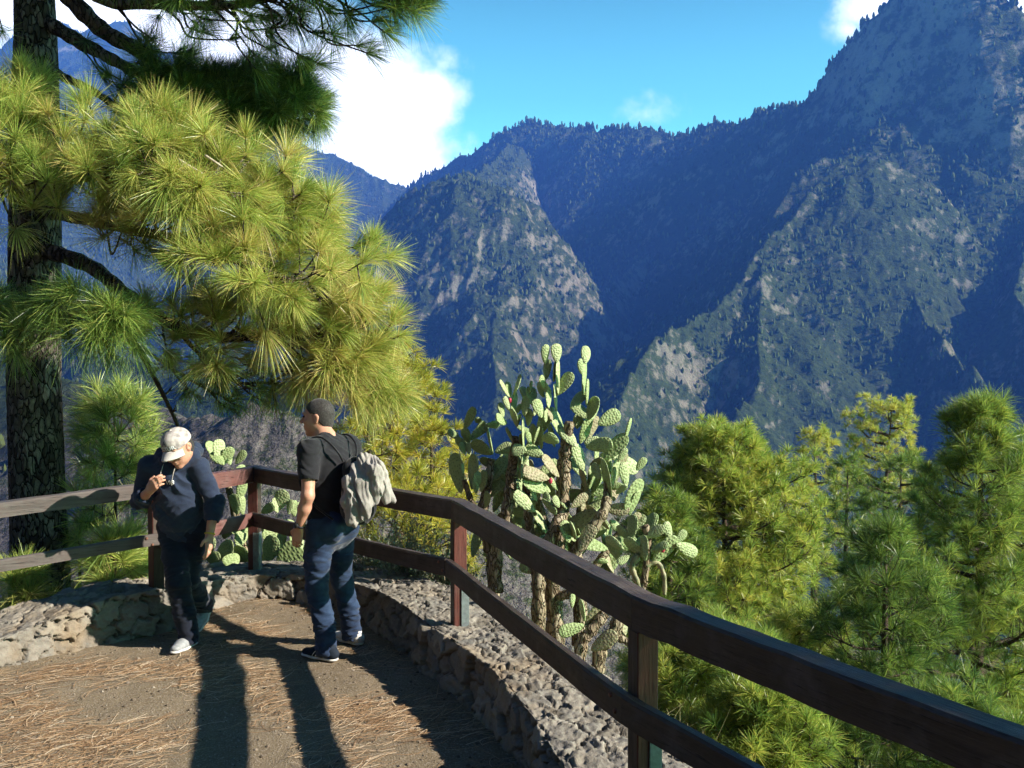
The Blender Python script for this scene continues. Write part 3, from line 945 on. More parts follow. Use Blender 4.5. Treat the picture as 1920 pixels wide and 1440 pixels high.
def needles_mesh(name, pos, axis, L, n, width, tint, rng, spread=(12, 78), back=.06, droop=.16, parent=None, mat=None, fan=1.0):
    """tufts: pos (N,3), axis (N,3) unit, L (N,) needle length; n needles per tuft"""
    pos = np.asarray(pos, float); axis = np.asarray(axis, float); N = len(pos)
    L = np.broadcast_to(np.asarray(L, float), (N,)); tint = np.broadcast_to(np.asarray(tint, float), (N,))
    axis = axis / np.linalg.norm(axis, axis=1, keepdims=True)
    h = np.where(np.abs(axis[:, 2:3]) < .9, np.array([[0, 0, 1.]]), np.array([[1., 0, 0]]))
    e1 = np.cross(axis, h); e1 /= np.linalg.norm(e1, axis=1, keepdims=True); e2 = np.cross(axis, e1)
    ph = rng.uniform(0, 2 * np.pi, (N, n)); u = rng.random((N, n)) ** .8
    th = np.radians((spread[0] + (spread[1] - spread[0]) * (1 - u)) * rng.uniform(.6, 1.15, (N, 1)))
    along = back * (u - .9) * L[:, None] * 6.0 * .28
    d = (np.cos(th)[..., None] * axis[:, None] + (np.sin(th) * np.cos(ph))[..., None] * e1[:, None] + (np.sin(th) * np.sin(ph))[..., None] * e2[:, None])
    ln = L[:, None] * rng.uniform(.72, 1.08, (N, n))
    p0 = pos[:, None] + along[..., None] * axis[:, None]
    dr = droop * rng.uniform(.3, 1.6, (N, n)) * rng.uniform(.5, 2.0, (N, 1))
    g = np.zeros((N, n, 3)); g[..., 2] = -1
    p1 = p0 + d * (ln * .5)[..., None] + g * (dr * ln * .20)[..., None]
    p2 = p0 + d * ln[..., None] * .985 + g * (dr * ln * .85)[..., None]
    rv = rng.normal(0, 1, (N, n, 3)); s = np.cross(d, rv); s /= np.linalg.norm(s, axis=2, keepdims=True) + 1e-9
    w = width
    V = np.stack([p0 - s * w * .35, p0 + s * w * .35, p1 - s * w * .5, p1 + s * w * .5, p2 - s * w * .12, p2 + s * w * .12], 2)
    b = np.arange(N * n)[:, None] * 6
    Fq = np.concatenate([b + np.array([[0, 1, 3, 2]]), b + np.array([[2, 3, 5, 4]])], 0)
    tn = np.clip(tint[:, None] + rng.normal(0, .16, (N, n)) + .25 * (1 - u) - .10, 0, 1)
    tn = np.repeat(tn.reshape(-1), 6)
    me = mesh_np(name, V.reshape(-1, 3), Fq, smooth=False, col=tn)
    return link(name, me, mat, parent)


def spline(pts, n=8):
    return catmull(np.asarray(pts, float), n)


def rel(pts, org): return np.asarray(pts, float) - np.asarray(org, float)


def grow_bough(spine, r0, r1, rng, nsub, sub_len, start=.15, up=.5, flat=.6, twig_r=.006, tufts_per=(2, 4), mb=None, updroop=0.0):
    """woody tubes into mb; returns tuft positions and axes"""
    sp = spline(spine, 7); m = len(sp)
    rad = np.linspace(r0, r1, m) * (1 + .10 * np.sin(np.arange(m) * 1.9 + rng.uniform(0, 6)))
    mb.tube(sp, list(rad), 7)
    tp, ta = [], []
    cum = np.concatenate([[0], np.cumsum(np.linalg.norm(np.diff(sp, axis=0), axis=1))]); T = cum[-1]
    for k in range(nsub):
        f = start + (1 - start) * (k + rng.uniform(0, 1)) / nsub
        i = min(int(np.searchsorted(cum, f * T)), m - 2); i = max(i, 1)
        p = sp[i]; tg = sp[min(i + 1, m - 1)] - sp[i - 1]; tg /= np.linalg.norm(tg)
        side = np.cross(tg, (0, 0, 1)); side /= np.linalg.norm(side) + 1e-9
        sgn = 1 if k % 2 else -1
        dirv = tg * rng.uniform(.35, .9) + side * sgn * flat * rng.uniform(.3, 1.3) + np.array((0, 0, 1)) * rng.normal(.12, .45)
        dirv /= np.linalg.norm(dirv)
        Ls = sub_len * rng.uniform(.5, 1.15) * (1.15 - .45 * f)
        q1 = p + dirv * Ls * .5 + rng.normal(0, .03, 3) * sub_len
        q2 = p + dirv * Ls + np.array((0, 0, up * Ls * .45))
        tw = spline([p, q1, q2], 4)
        mb.tube(tw, list(np.linspace(max(twig_r * 1.5, r1 * .6), twig_r * .8, len(tw))), 5)
        ax = q2 - q1; ax /= np.linalg.norm(ax); ax = ax + np.array((0, 0, up)); tp.append(q2); ta.append(ax)
        for j in range(rng.integers(tufts_per[0], tufts_per[1] + 1) - 1):
            g = rng.uniform(.45, .95); ii = int(g * (len(tw) - 1)); a0 = tw[ii]
            dv = dirv * rng.uniform(.2, .8) + rng.normal(0, .55, 3) + np.array((0, 0, up * .6)); dv /= np.linalg.norm(dv)
            l2 = sub_len * rng.uniform(.18, .42)
            e_ = a0 + dv * l2 + np.array((0, 0, up * l2 * .4))
            mb.tube(spline([a0, a0 + dv * l2 * .55 - np.array((0, 0, .08 * l2)), e_], 3), [twig_r, twig_r * .9, twig_r * .8, twig_r * .8, twig_r * .7, twig_r * .7, twig_r * .6], 4)
            tp.append(e_); ta.append(dv + np.array((0, 0, up)))
    tp.append(sp[-1]); ta.append(sp[-1] - sp[-2] + np.array((0, 0, .2 * up)) * np.linalg.norm(sp[-1] - sp[-2]))
    return np.array(tp), np.array([a / np.linalg.norm(a) for a in ta])


# ------------------------------------------------------------------ the big pine on the left
r_ = np.random.default_rng(5)
PB = P(74, 1128, 8.7); PB[2] = terrain_height(np.array([PB[0]]), np.array([PB[1]]))[0] - .1
big = empty('pine_tree', PB)
tag(big, 'large old pine with plated bark and long bright needles filling the left side', 'tree')
tr_px = [(78, 1250), (76, 1110), (72, 960), (68, 830), (64, 700), (64, 540), (66, 400), (66, 200), (66, 60), (62, -120), (60, -420), (58, -760)]
tr = spline([rel(P(x, y, 8.7), PB) for x, y in tr_px], 14)
trr = np.interp(np.linspace(0, 1, len(tr)), [0, .12, .25, .6, 1], [.26, .225, .212, .19, .10])
NTH = 56
_A = np.tile(2 * np.pi * np.arange(NTH) / NTH, (len(tr), 1)); _Z = np.tile(tr[:, 2:3], (1, NTH))
_pl = ridged(_A * 3.2, _Z * 2.2, 3, 61) + .6 * vnoise(_A * 8.0, _Z * 6.0, 62)
_k = trr[:, None] * (1 + .045 * _pl + .05 * np.sin(2 * _A + 1) + .05 * vnoise(_A, _Z * .8, 63))
vs = np.stack([tr[:, 0:1] + np.cos(_A) * _k, tr[:, 1:2] + np.sin(_A) * _k, _Z], -1).reshape(-1, 3)
q = []
for i in range(len(tr) - 1):
    for j in range(NTH):
        q.append((i * NTH + j, i * NTH + (j + 1) % NTH, (i + 1) * NTH + (j + 1) % NTH, (i + 1) * NTH + j))
link('trunk', mesh_np('trunk', vs, q), M_BARK, big)


def px_path(pts): return [rel(P(*p), PB) for p in pts]


def add_branch(pts, r0, r1, nsub, sub_len, L=.285, nn=150, tint=.55, start=.15, up=.5, flat=.6, tuf=(2, 4), w=.0031, label=None, extra=None, mat=None, twig=.007, spread=(12, 80), droop=.16):
    # keep the right-hand tips inside the outline of the photo
    sq = lambda e: (450 + (e[0] - 450) * (.70 if e[1] < 640 else .86), e[1] if e[1] < 690 else 690 + (e[1] - 690) * .6, e[2]) if e[0] > 450 and e[1] > 230 else e
    pts = [sq(e) for e in pts]; extra = [sq(e) for e in extra] if extra else extra
    m = MB()
    tp, ta = grow_bough(px_path(pts), r0, r1, r_, int(nsub * (1.7 if nn > 95 else 1)), sub_len, start, up, flat, twig, tuf, m)
    if extra:
        sp = spline(px_path(pts), 7)
        for e_ in extra:
            q_ = rel(P(*e_[:3]), PB); i = max(int(np.argmin(np.linalg.norm(sp - q_, axis=1))) - int(r_.integers(2, 9)), 0)
            a0 = sp[i]; ln_ = np.linalg.norm(q_ - a0); mid = (a0 + q_) / 2 + np.array((0, 0, -.10 * ln_)) + r_.normal(0, .10, 3) * ln_; md0 = a0 * .72 + q_ * .28 + r_.normal(0, .05, 3) * ln_
            m.tube(spline([a0, md0, mid, q_], 5), list(np.linspace(.013, .006, 16)), 5)
            ax = (q_ - mid) / np.linalg.norm(q_ - mid) + np.array((0, -.15, .35))
            tp = np.vstack([tp, q_]); ta = np.vstack([ta, ax / np.linalg.norm(ax)])
    b = m.build('branch', M_TWIG if r0 < .045 else M_BARK, big, smooth=True)
    if label: b['label'] = label
    if nn:
        tn = np.clip(tint + r_.normal(0, .12, len(tp)), 0, 1)
        needles_mesh('needles', tp, ta, L * r_.uniform(.68, 1.14, len(tp)), nn, w, tn, r_, spread, parent=b, mat=mat or M_NEEDLE, droop=droop)
    return b


# lower limb
add_branch([(90, 470, 8.6), (170, 500, 8.3), (240, 555, 8.0), (330, 612, 7.8), (430, 632, 7.7), (540, 628, 7.7), (640, 640, 7.8), (705, 648, 7.9)], .075, .014, 26, .50, tint=.70, start=.42,
           extra=[(590, 610, 7.5), (640, 590, 7.5), (700, 590, 7.7), (600, 655, 7.6), (690, 610, 7.6), (540, 570, 7.4), (655, 660, 7.6), (570, 690, 7.7), (500, 600, 7.5), (725, 610, 7.9)])
# middle tiers
add_branch([(95, 330, 8.6), (180, 330, 8.1), (300, 330, 7.7), (420, 370, 7.5), (520, 400, 7.5), (610, 425, 7.6), (690, 470, 7.8)], .055, .010, 30, .52, tint=.66, start=.2,
           extra=[(455, 400, 7.2), (530, 385, 7.3), (590, 430, 7.3), (560, 470, 7.3), (640, 440, 7.5), (680, 420, 7.8), (480, 330, 7.4), (610, 380, 7.5), (670, 470, 7.5), (700, 510, 7.8)])
add_branch([(100, 400, 8.6), (200, 420, 7.9), (330, 450, 7.4), (450, 490, 7.2), (560, 520, 7.2), (650, 540, 7.4), (720, 560, 7.7)], .055, .010, 30, .52, tint=.68, start=.25,
           extra=[(230, 430, 7.2), (385, 420, 7.1), (470, 470, 7.0), (330, 460, 7.1), (540, 540, 7.0), (640, 530, 7.2), (700, 560, 7.4), (450, 540, 7.1), (600, 570, 7.2), (520, 620, 7.3), (720, 620, 7.6)])
add_branch([(85, 330, 8.6), (150, 325, 8.0), (250, 335, 7.4), (340, 345, 7.1), (420, 350, 7.1), (500, 365, 7.3), (560, 385, 7.5)], .050, .010, 28, .44, tint=.60, start=.2, up=.3,
           extra=[(290, 270, 6.9), (165, 320, 6.9), (225, 310, 6.9), (205, 250, 7.3), (365, 345, 7.0), (470, 290, 7.2), (120, 260, 7.2), (290, 240, 7.3), (160, 225, 7.4), (90, 215, 7.4), (345, 385, 7.0), (420, 345, 7.1)])
add_branch([(60, 430, 8.6), (30, 350, 7.9), (-10, 310, 7.4), (-70, 300, 7.2)], .045, .010, 18, .50, tint=.58, start=.25,
           extra=[(20, 290, 7.1), (60, 300, 7.0), (30, 430, 7.3), (0, 240, 7.3), (40, 220, 7.4), (90, 340, 7.0), (30, 260, 7.0), (110, 390, 7.2), (130, 300, 7.0), (60, 390, 7.2)])
add_branch([(64, 250, 8.6), (40, 215, 8.2), (0, 200, 7.8), (-60, 190, 7.6)], .035, .010, 10, .40, tint=.6, start=.3, extra=[(15, 205, 7.5), (70, 215, 7.6), (125, 225, 7.6)])
# greener low tufts beside the trunk
add_branch([(68, 640, 8.6), (110, 610, 7.9), (150, 605, 7.3), (200, 615, 7.0), (245, 625, 6.9)], .030, .009, 9, .32, tint=.30, start=.35, mat=M_NEEDLE, up=.35,
           extra=[(130, 632, 6.9), (180, 634, 6.8), (215, 630, 6.9), (165, 585, 7.0), (225, 600, 7.1), (110, 600, 7.1), (250, 655, 7.0), (205, 660, 7.1)], spread=(15, 95), droop=.3)
add_branch([(60, 640, 8.6), (40, 620, 8.0), (10, 610, 7.5), (-50, 600, 7.3)], .028, .009, 8, .30, tint=.28, start=.3, up=.35,
           extra=[(10, 635, 7.1), (42, 615, 7.1), (-10, 580, 7.3), (60, 590, 7.2), (30, 660, 7.2)], spread=(15, 95), droop=.3)
# right-hand tip that hangs lowest
add_branch([(540, 640, 7.8), (600, 680, 7.9), (660, 700, 7.9), (710, 720, 8.0), (750, 760, 8.1)], .022, .008, 16, .36, tint=.72, start=.15, up=.3,
           extra=[(655, 730, 7.7), (705, 700, 7.7), (740, 770, 7.9), (690, 760, 7.8), (760, 745, 8.0), (640, 690, 7.6), (610, 720, 7.8), (735, 800, 8.0), (565, 730, 7.8), (520, 745, 7.9)], spread=(12, 90), droop=.28)
# thin bare twigs under the lower limb
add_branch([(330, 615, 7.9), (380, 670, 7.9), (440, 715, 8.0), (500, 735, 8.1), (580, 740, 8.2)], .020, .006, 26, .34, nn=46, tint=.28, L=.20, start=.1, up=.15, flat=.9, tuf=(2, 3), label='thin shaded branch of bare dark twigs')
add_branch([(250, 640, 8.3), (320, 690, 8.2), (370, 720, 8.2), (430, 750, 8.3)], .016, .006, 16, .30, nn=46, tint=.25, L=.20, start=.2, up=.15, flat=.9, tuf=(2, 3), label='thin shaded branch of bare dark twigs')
add_branch([(250, 640, 8.2), (280, 690, 8.2), (306, 740, 8.2), (330, 790, 8.2), (346, 830, 8.2)], .024, .012, 3, .14, nn=0, start=.3, label='bare dead branch hanging down')
# heavy limbs at the top, shade put into their darker needle tint
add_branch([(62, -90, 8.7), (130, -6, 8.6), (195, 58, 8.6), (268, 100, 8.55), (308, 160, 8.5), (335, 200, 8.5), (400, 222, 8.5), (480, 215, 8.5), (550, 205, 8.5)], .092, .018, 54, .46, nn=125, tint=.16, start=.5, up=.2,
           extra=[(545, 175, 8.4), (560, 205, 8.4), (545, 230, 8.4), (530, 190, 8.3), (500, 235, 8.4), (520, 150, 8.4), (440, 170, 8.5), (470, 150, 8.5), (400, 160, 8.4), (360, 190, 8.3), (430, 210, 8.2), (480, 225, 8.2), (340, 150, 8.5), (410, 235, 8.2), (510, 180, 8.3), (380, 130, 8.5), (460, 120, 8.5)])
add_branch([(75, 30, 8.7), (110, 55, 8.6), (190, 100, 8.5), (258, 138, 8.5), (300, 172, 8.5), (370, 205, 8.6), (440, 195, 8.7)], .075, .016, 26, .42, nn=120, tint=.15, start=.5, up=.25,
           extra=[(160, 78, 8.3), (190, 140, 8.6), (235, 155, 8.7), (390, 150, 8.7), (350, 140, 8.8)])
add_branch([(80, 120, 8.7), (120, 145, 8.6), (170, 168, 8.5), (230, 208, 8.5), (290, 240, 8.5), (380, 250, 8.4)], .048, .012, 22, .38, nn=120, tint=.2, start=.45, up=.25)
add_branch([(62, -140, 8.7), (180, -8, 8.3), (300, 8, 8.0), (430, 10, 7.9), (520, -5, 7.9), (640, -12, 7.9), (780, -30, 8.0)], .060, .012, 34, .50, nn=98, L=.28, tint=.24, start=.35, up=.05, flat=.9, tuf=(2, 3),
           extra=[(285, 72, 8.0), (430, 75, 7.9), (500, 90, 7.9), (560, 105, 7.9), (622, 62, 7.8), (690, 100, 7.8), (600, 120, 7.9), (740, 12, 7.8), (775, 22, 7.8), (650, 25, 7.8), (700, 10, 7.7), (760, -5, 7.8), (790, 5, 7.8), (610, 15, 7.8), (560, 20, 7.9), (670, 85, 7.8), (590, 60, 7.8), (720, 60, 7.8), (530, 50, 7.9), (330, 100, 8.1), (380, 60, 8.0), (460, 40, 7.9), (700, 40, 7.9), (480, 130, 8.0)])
# canopy above the picture that shades those limbs
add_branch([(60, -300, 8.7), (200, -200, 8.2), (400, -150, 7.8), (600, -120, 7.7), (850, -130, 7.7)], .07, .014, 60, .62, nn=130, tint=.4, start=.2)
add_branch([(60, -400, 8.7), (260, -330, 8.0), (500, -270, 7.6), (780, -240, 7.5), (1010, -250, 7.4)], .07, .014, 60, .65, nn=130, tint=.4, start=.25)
add_branch([(60, -200, 8.7), (-60, -100, 8.0), (-200, -60, 7.6)], .05, .014, 14, .5, nn=80, tint=.35, start=.3, extra=[(-8, 45, 8.0), (5, 60, 8.2)])
add_branch([(60, -560, 8.7), (140, -520, 9.6), (240, -480, 10.4)], .05, .014, 22, .6, nn=70, tint=.4, start=.3)
M_DEAD = simple_mat('dead_pale_wood', (.42, .35, .27), .9, .1, .3, 30, .3)
m = MB(); m.tube(spline(px_path([(335, 300, 7.0), (355, 312, 6.95), (380, 326, 6.95)]), 5), list(np.linspace(.016, .010, 11)), 6)
m.tube(spline(px_path([(385, 292, 7.0), (402, 303, 6.98), (417, 313, 7.0)]), 5), list(np.linspace(.012, .008, 11)), 6)
m.tube(spline(px_path([(345, 306, 6.96), (335, 318, 6.95), (330, 326, 6.95)]), 4), list(np.linspace(.007, .004, 9)), 5)
m.build('dead_stub', M_DEAD, big, smooth=True)


# ------------------------------------------------------------------ other pines: trunk + crown
def make_pine(name, px_top, Y, env, seed, label, cat='tree', group=None, L=.22, nn=44, width=.0065, nb=26, sub_len=.5, nsub=9, tint=.5, mat=None, base=None, lean=(0, 0), crown_from=.15, rt=None,
              up=.55, bark=None, rise=.35, tuf=(2, 3), loc=None, height=None, spread=(12, 85)):
    rng = np.random.default_rng(seed)
    if loc is None:
        top = P(px_top[0], px_top[1], Y)
        bx, by = top[0] + lean[0], top[1] + lean[1]
        bz = float(terrain_height(np.array([bx]), np.array([by]))[0]) - .15 if base is None else base
        H = top[2] - bz
    else:
        bx, by, bz = loc; H = height; top = np.array((bx - lean[0], by - lean[1], bz + H))
    root = empty(name, (bx, by, bz)); tag(root, label, cat, group)
    rt = rt or (.018 * H + .02)
    ctl = [(0, 0, 0), (-lean[0] * .2 + rng.normal(0, .02) * H * .3, -lean[1] * .2, H * .3), (-lean[0] * .6 + rng.normal(0, .02) * H * .3, -lean[1] * .6, H * .65), (-lean[0], -lean[1], H * .985)]
    sp = spline(ctl, 12); zz_ = sp[:, 2] / H
    m = MB(); m.tube(sp, list(np.interp(zz_, [0, .08, 1], [rt * 1.25, rt, .010])), 10)
    tp, ta = [], []
    ez, er = [e[0] for e in env], [e[1] for e in env]
    nb = int(nb * 1.35)
    for k in range(nb):
        f = crown_from + (1 - crown_from) * ((k + rng.uniform(0, .8)) / nb) ** .92
        i = min(int(np.searchsorted(zz_, f)), len(sp) - 1)
        p = sp[i]; R = float(np.interp(f, ez, er)) * rng.uniform(.52, 1.2)
        if R < .04: continue
        a = k * 2.39996 + rng.uniform(-.4, .4); dv = np.array((math.cos(a), math.sin(a), 0))
        rs = rise * (1 if f > .4 else .35)
        pts = [p, p + dv * R * .4 + np.array((0, 0, rs * R * .10 + rng.normal(0, .03) * R)), p + dv * R * .75 + np.array((0, 0, rs * R * .35)), p + dv * R + np.array((0, 0, rs * R * .75))]
        a1, a2 = grow_bough(pts, max(.006, rt * .32 * min(1, R)), .005, rng, max(3, int(1.35 * nsub * (.4 + .6 * R / max(er)))), sub_len * (.5 + .5 * R / max(er)), .22, up, .75, .004, tuf, m)
        tp.append(a1); ta.append(a2)
    tp.append(np.array([sp[-1], sp[-3]])); ta.append(np.array([[0, 0, 1.], [.3, .2, 1.]]))
    tp = np.vstack(tp); ta = np.vstack(ta)
    m.build('trunk', bark or M_YBARK, root, smooth=True)
    tn = np.clip(tint + rng.normal(0, .13, len(tp)), 0, 1)
    needles_mesh('crown', tp, ta, L * rng.uniform(.85, 1.15, len(tp)), nn, width, tn, rng, spread, parent=root, mat=mat or M_NEEDLE_G)
    return root


G = 'pines growing on the slope below the terrace'
make_pine('pine_tree', (1355, 822), 16.0, [(.0, .9), (.25, 1.35), (.55, 1.5), (.8, 1.15), (.95, .55), (1, .1)], 11, 'broad rounded green pine just right of the tall prickly pear', group=G, nb=84, nsub=12, sub_len=.62, L=.21, nn=46, width=.0075, tint=.62, crown_from=.02)
make_pine('pine_tree', (1528, 812), 30, [(.3, .5), (.55, .8), (.75, .95), (.9, .7), (1, .1)], 12, 'slim pine with a pale bare trunk and open yellowish crown', group=G, nb=17, nsub=6, sub_len=.55, L=.24, nn=34, width=.011, tint=.80, crown_from=.42, rise=.5)
make_pine('pine_tree', (1672, 762), 33, [(.5, .6), (.7, 1.25), (.85, 1.25), (.95, .9), (1, .4)], 13, 'tall pine with a flat topped yellowish crown standing above its neighbours', group=G, nb=18, nsub=7, sub_len=.7, L=.26, nn=34, width=.012, tint=.80, crown_from=.62, rise=.6)
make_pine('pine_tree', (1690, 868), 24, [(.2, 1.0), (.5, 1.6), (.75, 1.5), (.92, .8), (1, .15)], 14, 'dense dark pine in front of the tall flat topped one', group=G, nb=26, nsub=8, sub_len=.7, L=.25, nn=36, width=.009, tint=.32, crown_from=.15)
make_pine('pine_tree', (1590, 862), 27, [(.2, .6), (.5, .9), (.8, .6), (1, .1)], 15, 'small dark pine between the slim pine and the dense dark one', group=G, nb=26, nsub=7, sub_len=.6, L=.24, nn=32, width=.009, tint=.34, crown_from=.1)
make_pine('pine_tree', (1838, 768), 12.5, [(.0, 1.2), (.3, 1.65), (.55, 1.4), (.74, .66), (.88, .34), (1, .04)], 16, 'large near pine with long soft needles at the right edge', group=G, nb=60, nsub=9, sub_len=.5, L=.25, nn=54, width=.0048, tint=.44, crown_from=.05, rise=.5)
make_pine('pine_tree', (1660, 1000), 10.2, [(.0, .6), (.35, .7), (.7, .5), (.9, .25), (1, .06)], 17, 'dark shaded pine leaning in front of the large near pine', group=G, nb=32, nsub=6, sub_len=.42, L=.23, nn=50, width=.0045, tint=.22, crown_from=.05)  # low tint puts its shade into the needle colour
make_pine('pine_tree', (1945, 840), 20, [(.1, 1.2), (.5, 1.5), (.85, .9), (1, .1)], 18, 'pine partly cut off by the right edge behind the large near pine', group=G, nb=36, nsub=9, sub_len=.65, L=.24, nn=34, width=.008, tint=.5, crown_from=.1)
0 and make_pine('pine_tree', (1490, 905), 20, [(.1, .5), (.4, .75), (.8, .5), (1, .05)], 19, 'yellow tipped young pine tucked behind the broad rounded pine', group=G, nb=26, nsub=7, sub_len=.45, L=.22, nn=34, width=.0075, tint=.72, crown_from=.1)
make_pine('pine_tree', (1345, 1210), 8.2, [(.0, .55), (.4, .7), (.75, .5), (1, .05)], 20, 'low bushy pine just outside the wall below the top rail', group=G, nb=34, nsub=8, sub_len=.34, L=.17, nn=48, width=.0042, tint=.55, crown_from=.03)
make_pine('pine_tree', (1425, 1310), 7.0, [(.0, .28), (.4, .34), (.75, .25), (1, .05)], 21, 'lowest small bushy pine seen between the two rails', group=G, nb=26, nsub=7, sub_len=.28, L=.16, nn=48, width=.004, tint=.50, crown_from=.03)
make_pine('pine_tree', (1500, 1165), 11.5, [(.0, .5), (.4, .65), (.75, .5), (1, .05)], 22, 'bushy light green pine at the foot of the broad rounded one', group=G, nb=34, nsub=8, sub_len=.42, L=.2, nn=44, width=.005, tint=.55, crown_from=.03)
make_pine('pine_tree', (1800, 1310), 8.6, [(.0, .45), (.4, .6), (.75, .4), (1, .05)], 23, 'small pine low down beneath the near end of the top rail', group=G, nb=26, nsub=7, sub_len=.36, L=.19, nn=46, width=.0045, tint=.28, crown_from=.03)  # deep shadow of the hollow painted in by the low needle tint
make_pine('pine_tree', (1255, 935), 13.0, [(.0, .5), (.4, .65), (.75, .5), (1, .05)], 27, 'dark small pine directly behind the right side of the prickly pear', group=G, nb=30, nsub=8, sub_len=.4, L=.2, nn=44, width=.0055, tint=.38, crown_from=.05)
G2 = 'yellowish young pines behind the back fence'
make_pine('young_pine', (745, 665), 12.0, [(.3, .35), (.6, .55), (.85, .42), (1, .05)], 31, 'yellow young pine rising behind the man with the backpack', group=G2, nb=15, nsub=5, sub_len=.40, L=.17, nn=44, width=.0052, tint=.45, mat=M_NEEDLE_Y, crown_from=.66, rise=.4)
make_pine('young_pine', (690, 760), 10.5, [(.3, .3), (.6, .42), (.85, .3), (1, .05)], 32, 'thin young pine with a bare pale stem beside the jacket', group=G2, nb=10, nsub=4, sub_len=.32, L=.15, nn=40, width=.0048, tint=.55, mat=M_NEEDLE_Y, crown_from=.68, rise=.3)
make_pine('young_pine', (810, 800), 11.0, [(.0, .35), (.5, .5), (.85, .4), (1, .05)], 33, 'yellow young pine between the backpack and the prickly pear', group=G2, nb=12, nsub=4, sub_len=.38, L=.15, nn=44, width=.0048, tint=.5, mat=M_NEEDLE_Y, crown_from=.66, rise=.3)
make_pine('young_pine', (770, 915), 9.6, [(.0, .4), (.5, .62), (.85, .5), (1, .05)], 34, 'low spreading yellow pine seen between the two back rails', group=G2, nb=13, nsub=5, sub_len=.42, L=.15, nn=44, width=.0045, tint=.5, mat=M_NEEDLE_Y, crown_from=.45, rise=.25)
G3 = 'pine saplings behind the left fence'
make_pine('pine_sapling', (214, 738), 9.0, [(.3, .34), (.7, .34), (.9, .2), (1, .05)], 41, 'tall thin pine sapling between the big trunk and the man in the cap', group=G3, nb=13, nsub=4, sub_len=.26, L=.27, nn=70, width=.0040, tint=.45, mat=M_NEEDLE, crown_from=.5, rise=.35, tuf=(1, 2), rt=.022, spread=(12, 95))
for i, (x, y, Y, lab) in enumerate([(215, 1020, 7.7, 'bushy pine sapling beside the left fence post'), (40, 1068, 7.9, 'short pine sapling at the foot of the big pine near the left edge'),
                                    (255, 1000, 8.3, 'pine sapling directly behind the man in the cap'), (150, 985, 8.8, 'pine sapling right of the big pine trunk between the rails')]):
    make_pine('pine_sapling', (x, y), Y, [(.0, .2), (.6, .2), (1, .04)], 50 + i, lab, group=G3, nb=7, nsub=3, sub_len=.16, L=.25, nn=80, width=.0036, tint=.5, mat=M_NEEDLE, crown_from=.35, tuf=(1, 1), rt=.02, spread=(12, 100))
# ------------------------------------------------------------------ prickly pears
def pad_mat(name, c0, c1, c2, corky=0.0):
    t = NT(name)
    v = t.coord('Object')
    n = t.noise(v, 3, 4, .6); f = t.noise(v, 26, 4, .7)
    oi = t.node('ShaderNodeObjectInfo')
    # areoles: a regular lattice of small dark pits
    vo = t.node('ShaderNodeTexVoronoi'); t.l.new(v, vo.inputs['Vector']); vo.inputs['Scale'].default_value = 9.5; vo.inputs['Randomness'].default_value = .6
    vo.voronoi_dimensions = '2D'
    tc = t.node('ShaderNodeTexCoord'); sp_ = t.node('ShaderNodeSeparateXYZ'); t.l.new(tc.outputs['Object'], sp_.inputs[0])
    cb = t.node('ShaderNodeCombineXYZ'); t.l.new(sp_.outputs[0], cb.inputs[0]); t.l.new(sp_.outputs[2], cb.inputs[1]); t.l.new(cb.outputs[0], vo.inputs['Vector'])
    c = t.mix(t.ramp(n, [(.3, 0), (.7, 1)]), c0, c1)
    c = t.mix(t.math('MULTIPLY', oi.outputs['Random'], .75), c, c2)
    if corky: c = t.mix(t.math('MULTIPLY', t.ramp(t.noise(v, 4, 5, .7), [(.40, 0), (.6, 1)]), corky), c, (.33, .26, .175))
    dots = t.ramp(vo.outputs['Distance'], [(.10, 1), (.24, 0)])
    c = t.mix(t.math('MULTIPLY', dots, .55), c, (.030, .050, .018))
    t.base(c); t.rough(.55, .35)
    bumps = t.math('SUBTRACT', t.ramp(vo.outputs['Distance'], [(.0, .75), (.2, .45), (.55, 0)]), t.math('MULTIPLY', f, .12))
    t.bump(bumps, .6, .010)
    return t.m


M_PAD = pad_mat('prickly_pear_pad', (.20, .275, .105), (.28, .35, .15), (.38, .43, .235))
M_PADOLD = pad_mat('old_prickly_pear_pad', (.15, .19, .085), (.24, .26, .14), (.30, .27, .16), .75)
M_CTRUNK = bark_mat('prickly_pear_trunk', (.10, .075, .045), (.24, .18, .115), (.46, .39, .29), 1.3)
M_FRUIT = simple_mat('prickly_pear_fruit', (.42, .03, .07), .5, .4, .3, 40)


def pad_mesh(name, seed, thick=.065):
    """unit pad: base at the origin, tip at z=1, greatest half width .34; flat in y"""
    r = np.random.default_rng(seed)
    nl, nw = 26, 28
    vs = []; wob = r.uniform(-.05, .05, 3); cup = r.uniform(-.05, .05)
    for i in range(nl + 1):
        t_ = i / nl
        z = .5 - .5 * math.cos(math.pi * t_)
        half = .36 * (max(z, 1e-4) ** .62) * (max(1 - z, 0) ** .42) * 1.72 * (1 + .25 * (z - .5))
        th = thick * (half / .36) ** .55 + .018 * (1 - z) ** 4
        for j in range(nw):
            a = 2 * math.pi * j / nw
            ca, sa = math.cos(a), math.sin(a)
            x = half * math.copysign(abs(ca) ** .85, ca); y = th * sa * (1 - .25 * ca * ca)
            vs.append((x * (1 + wob[0] * math.sin(5 * z)) + wob[1] * .3 * z, y + cup * (x * x * 2.2) + wob[2] * z * z * .6, z))
    fs = [(i * nw + j, i * nw + (j + 1) % nw, (i + 1) * nw + (j + 1) % nw, (i + 1) * nw + j) for i in range(nl) for j in range(nw)]
    return mesh_np(name, vs, np.array(fs))


PADS = []
for k in range(6):
    for mt in (M_PAD, M_PADOLD):
        me = pad_mesh('pad', 70 + k); me.materials.append(mt); PADS.append(me)


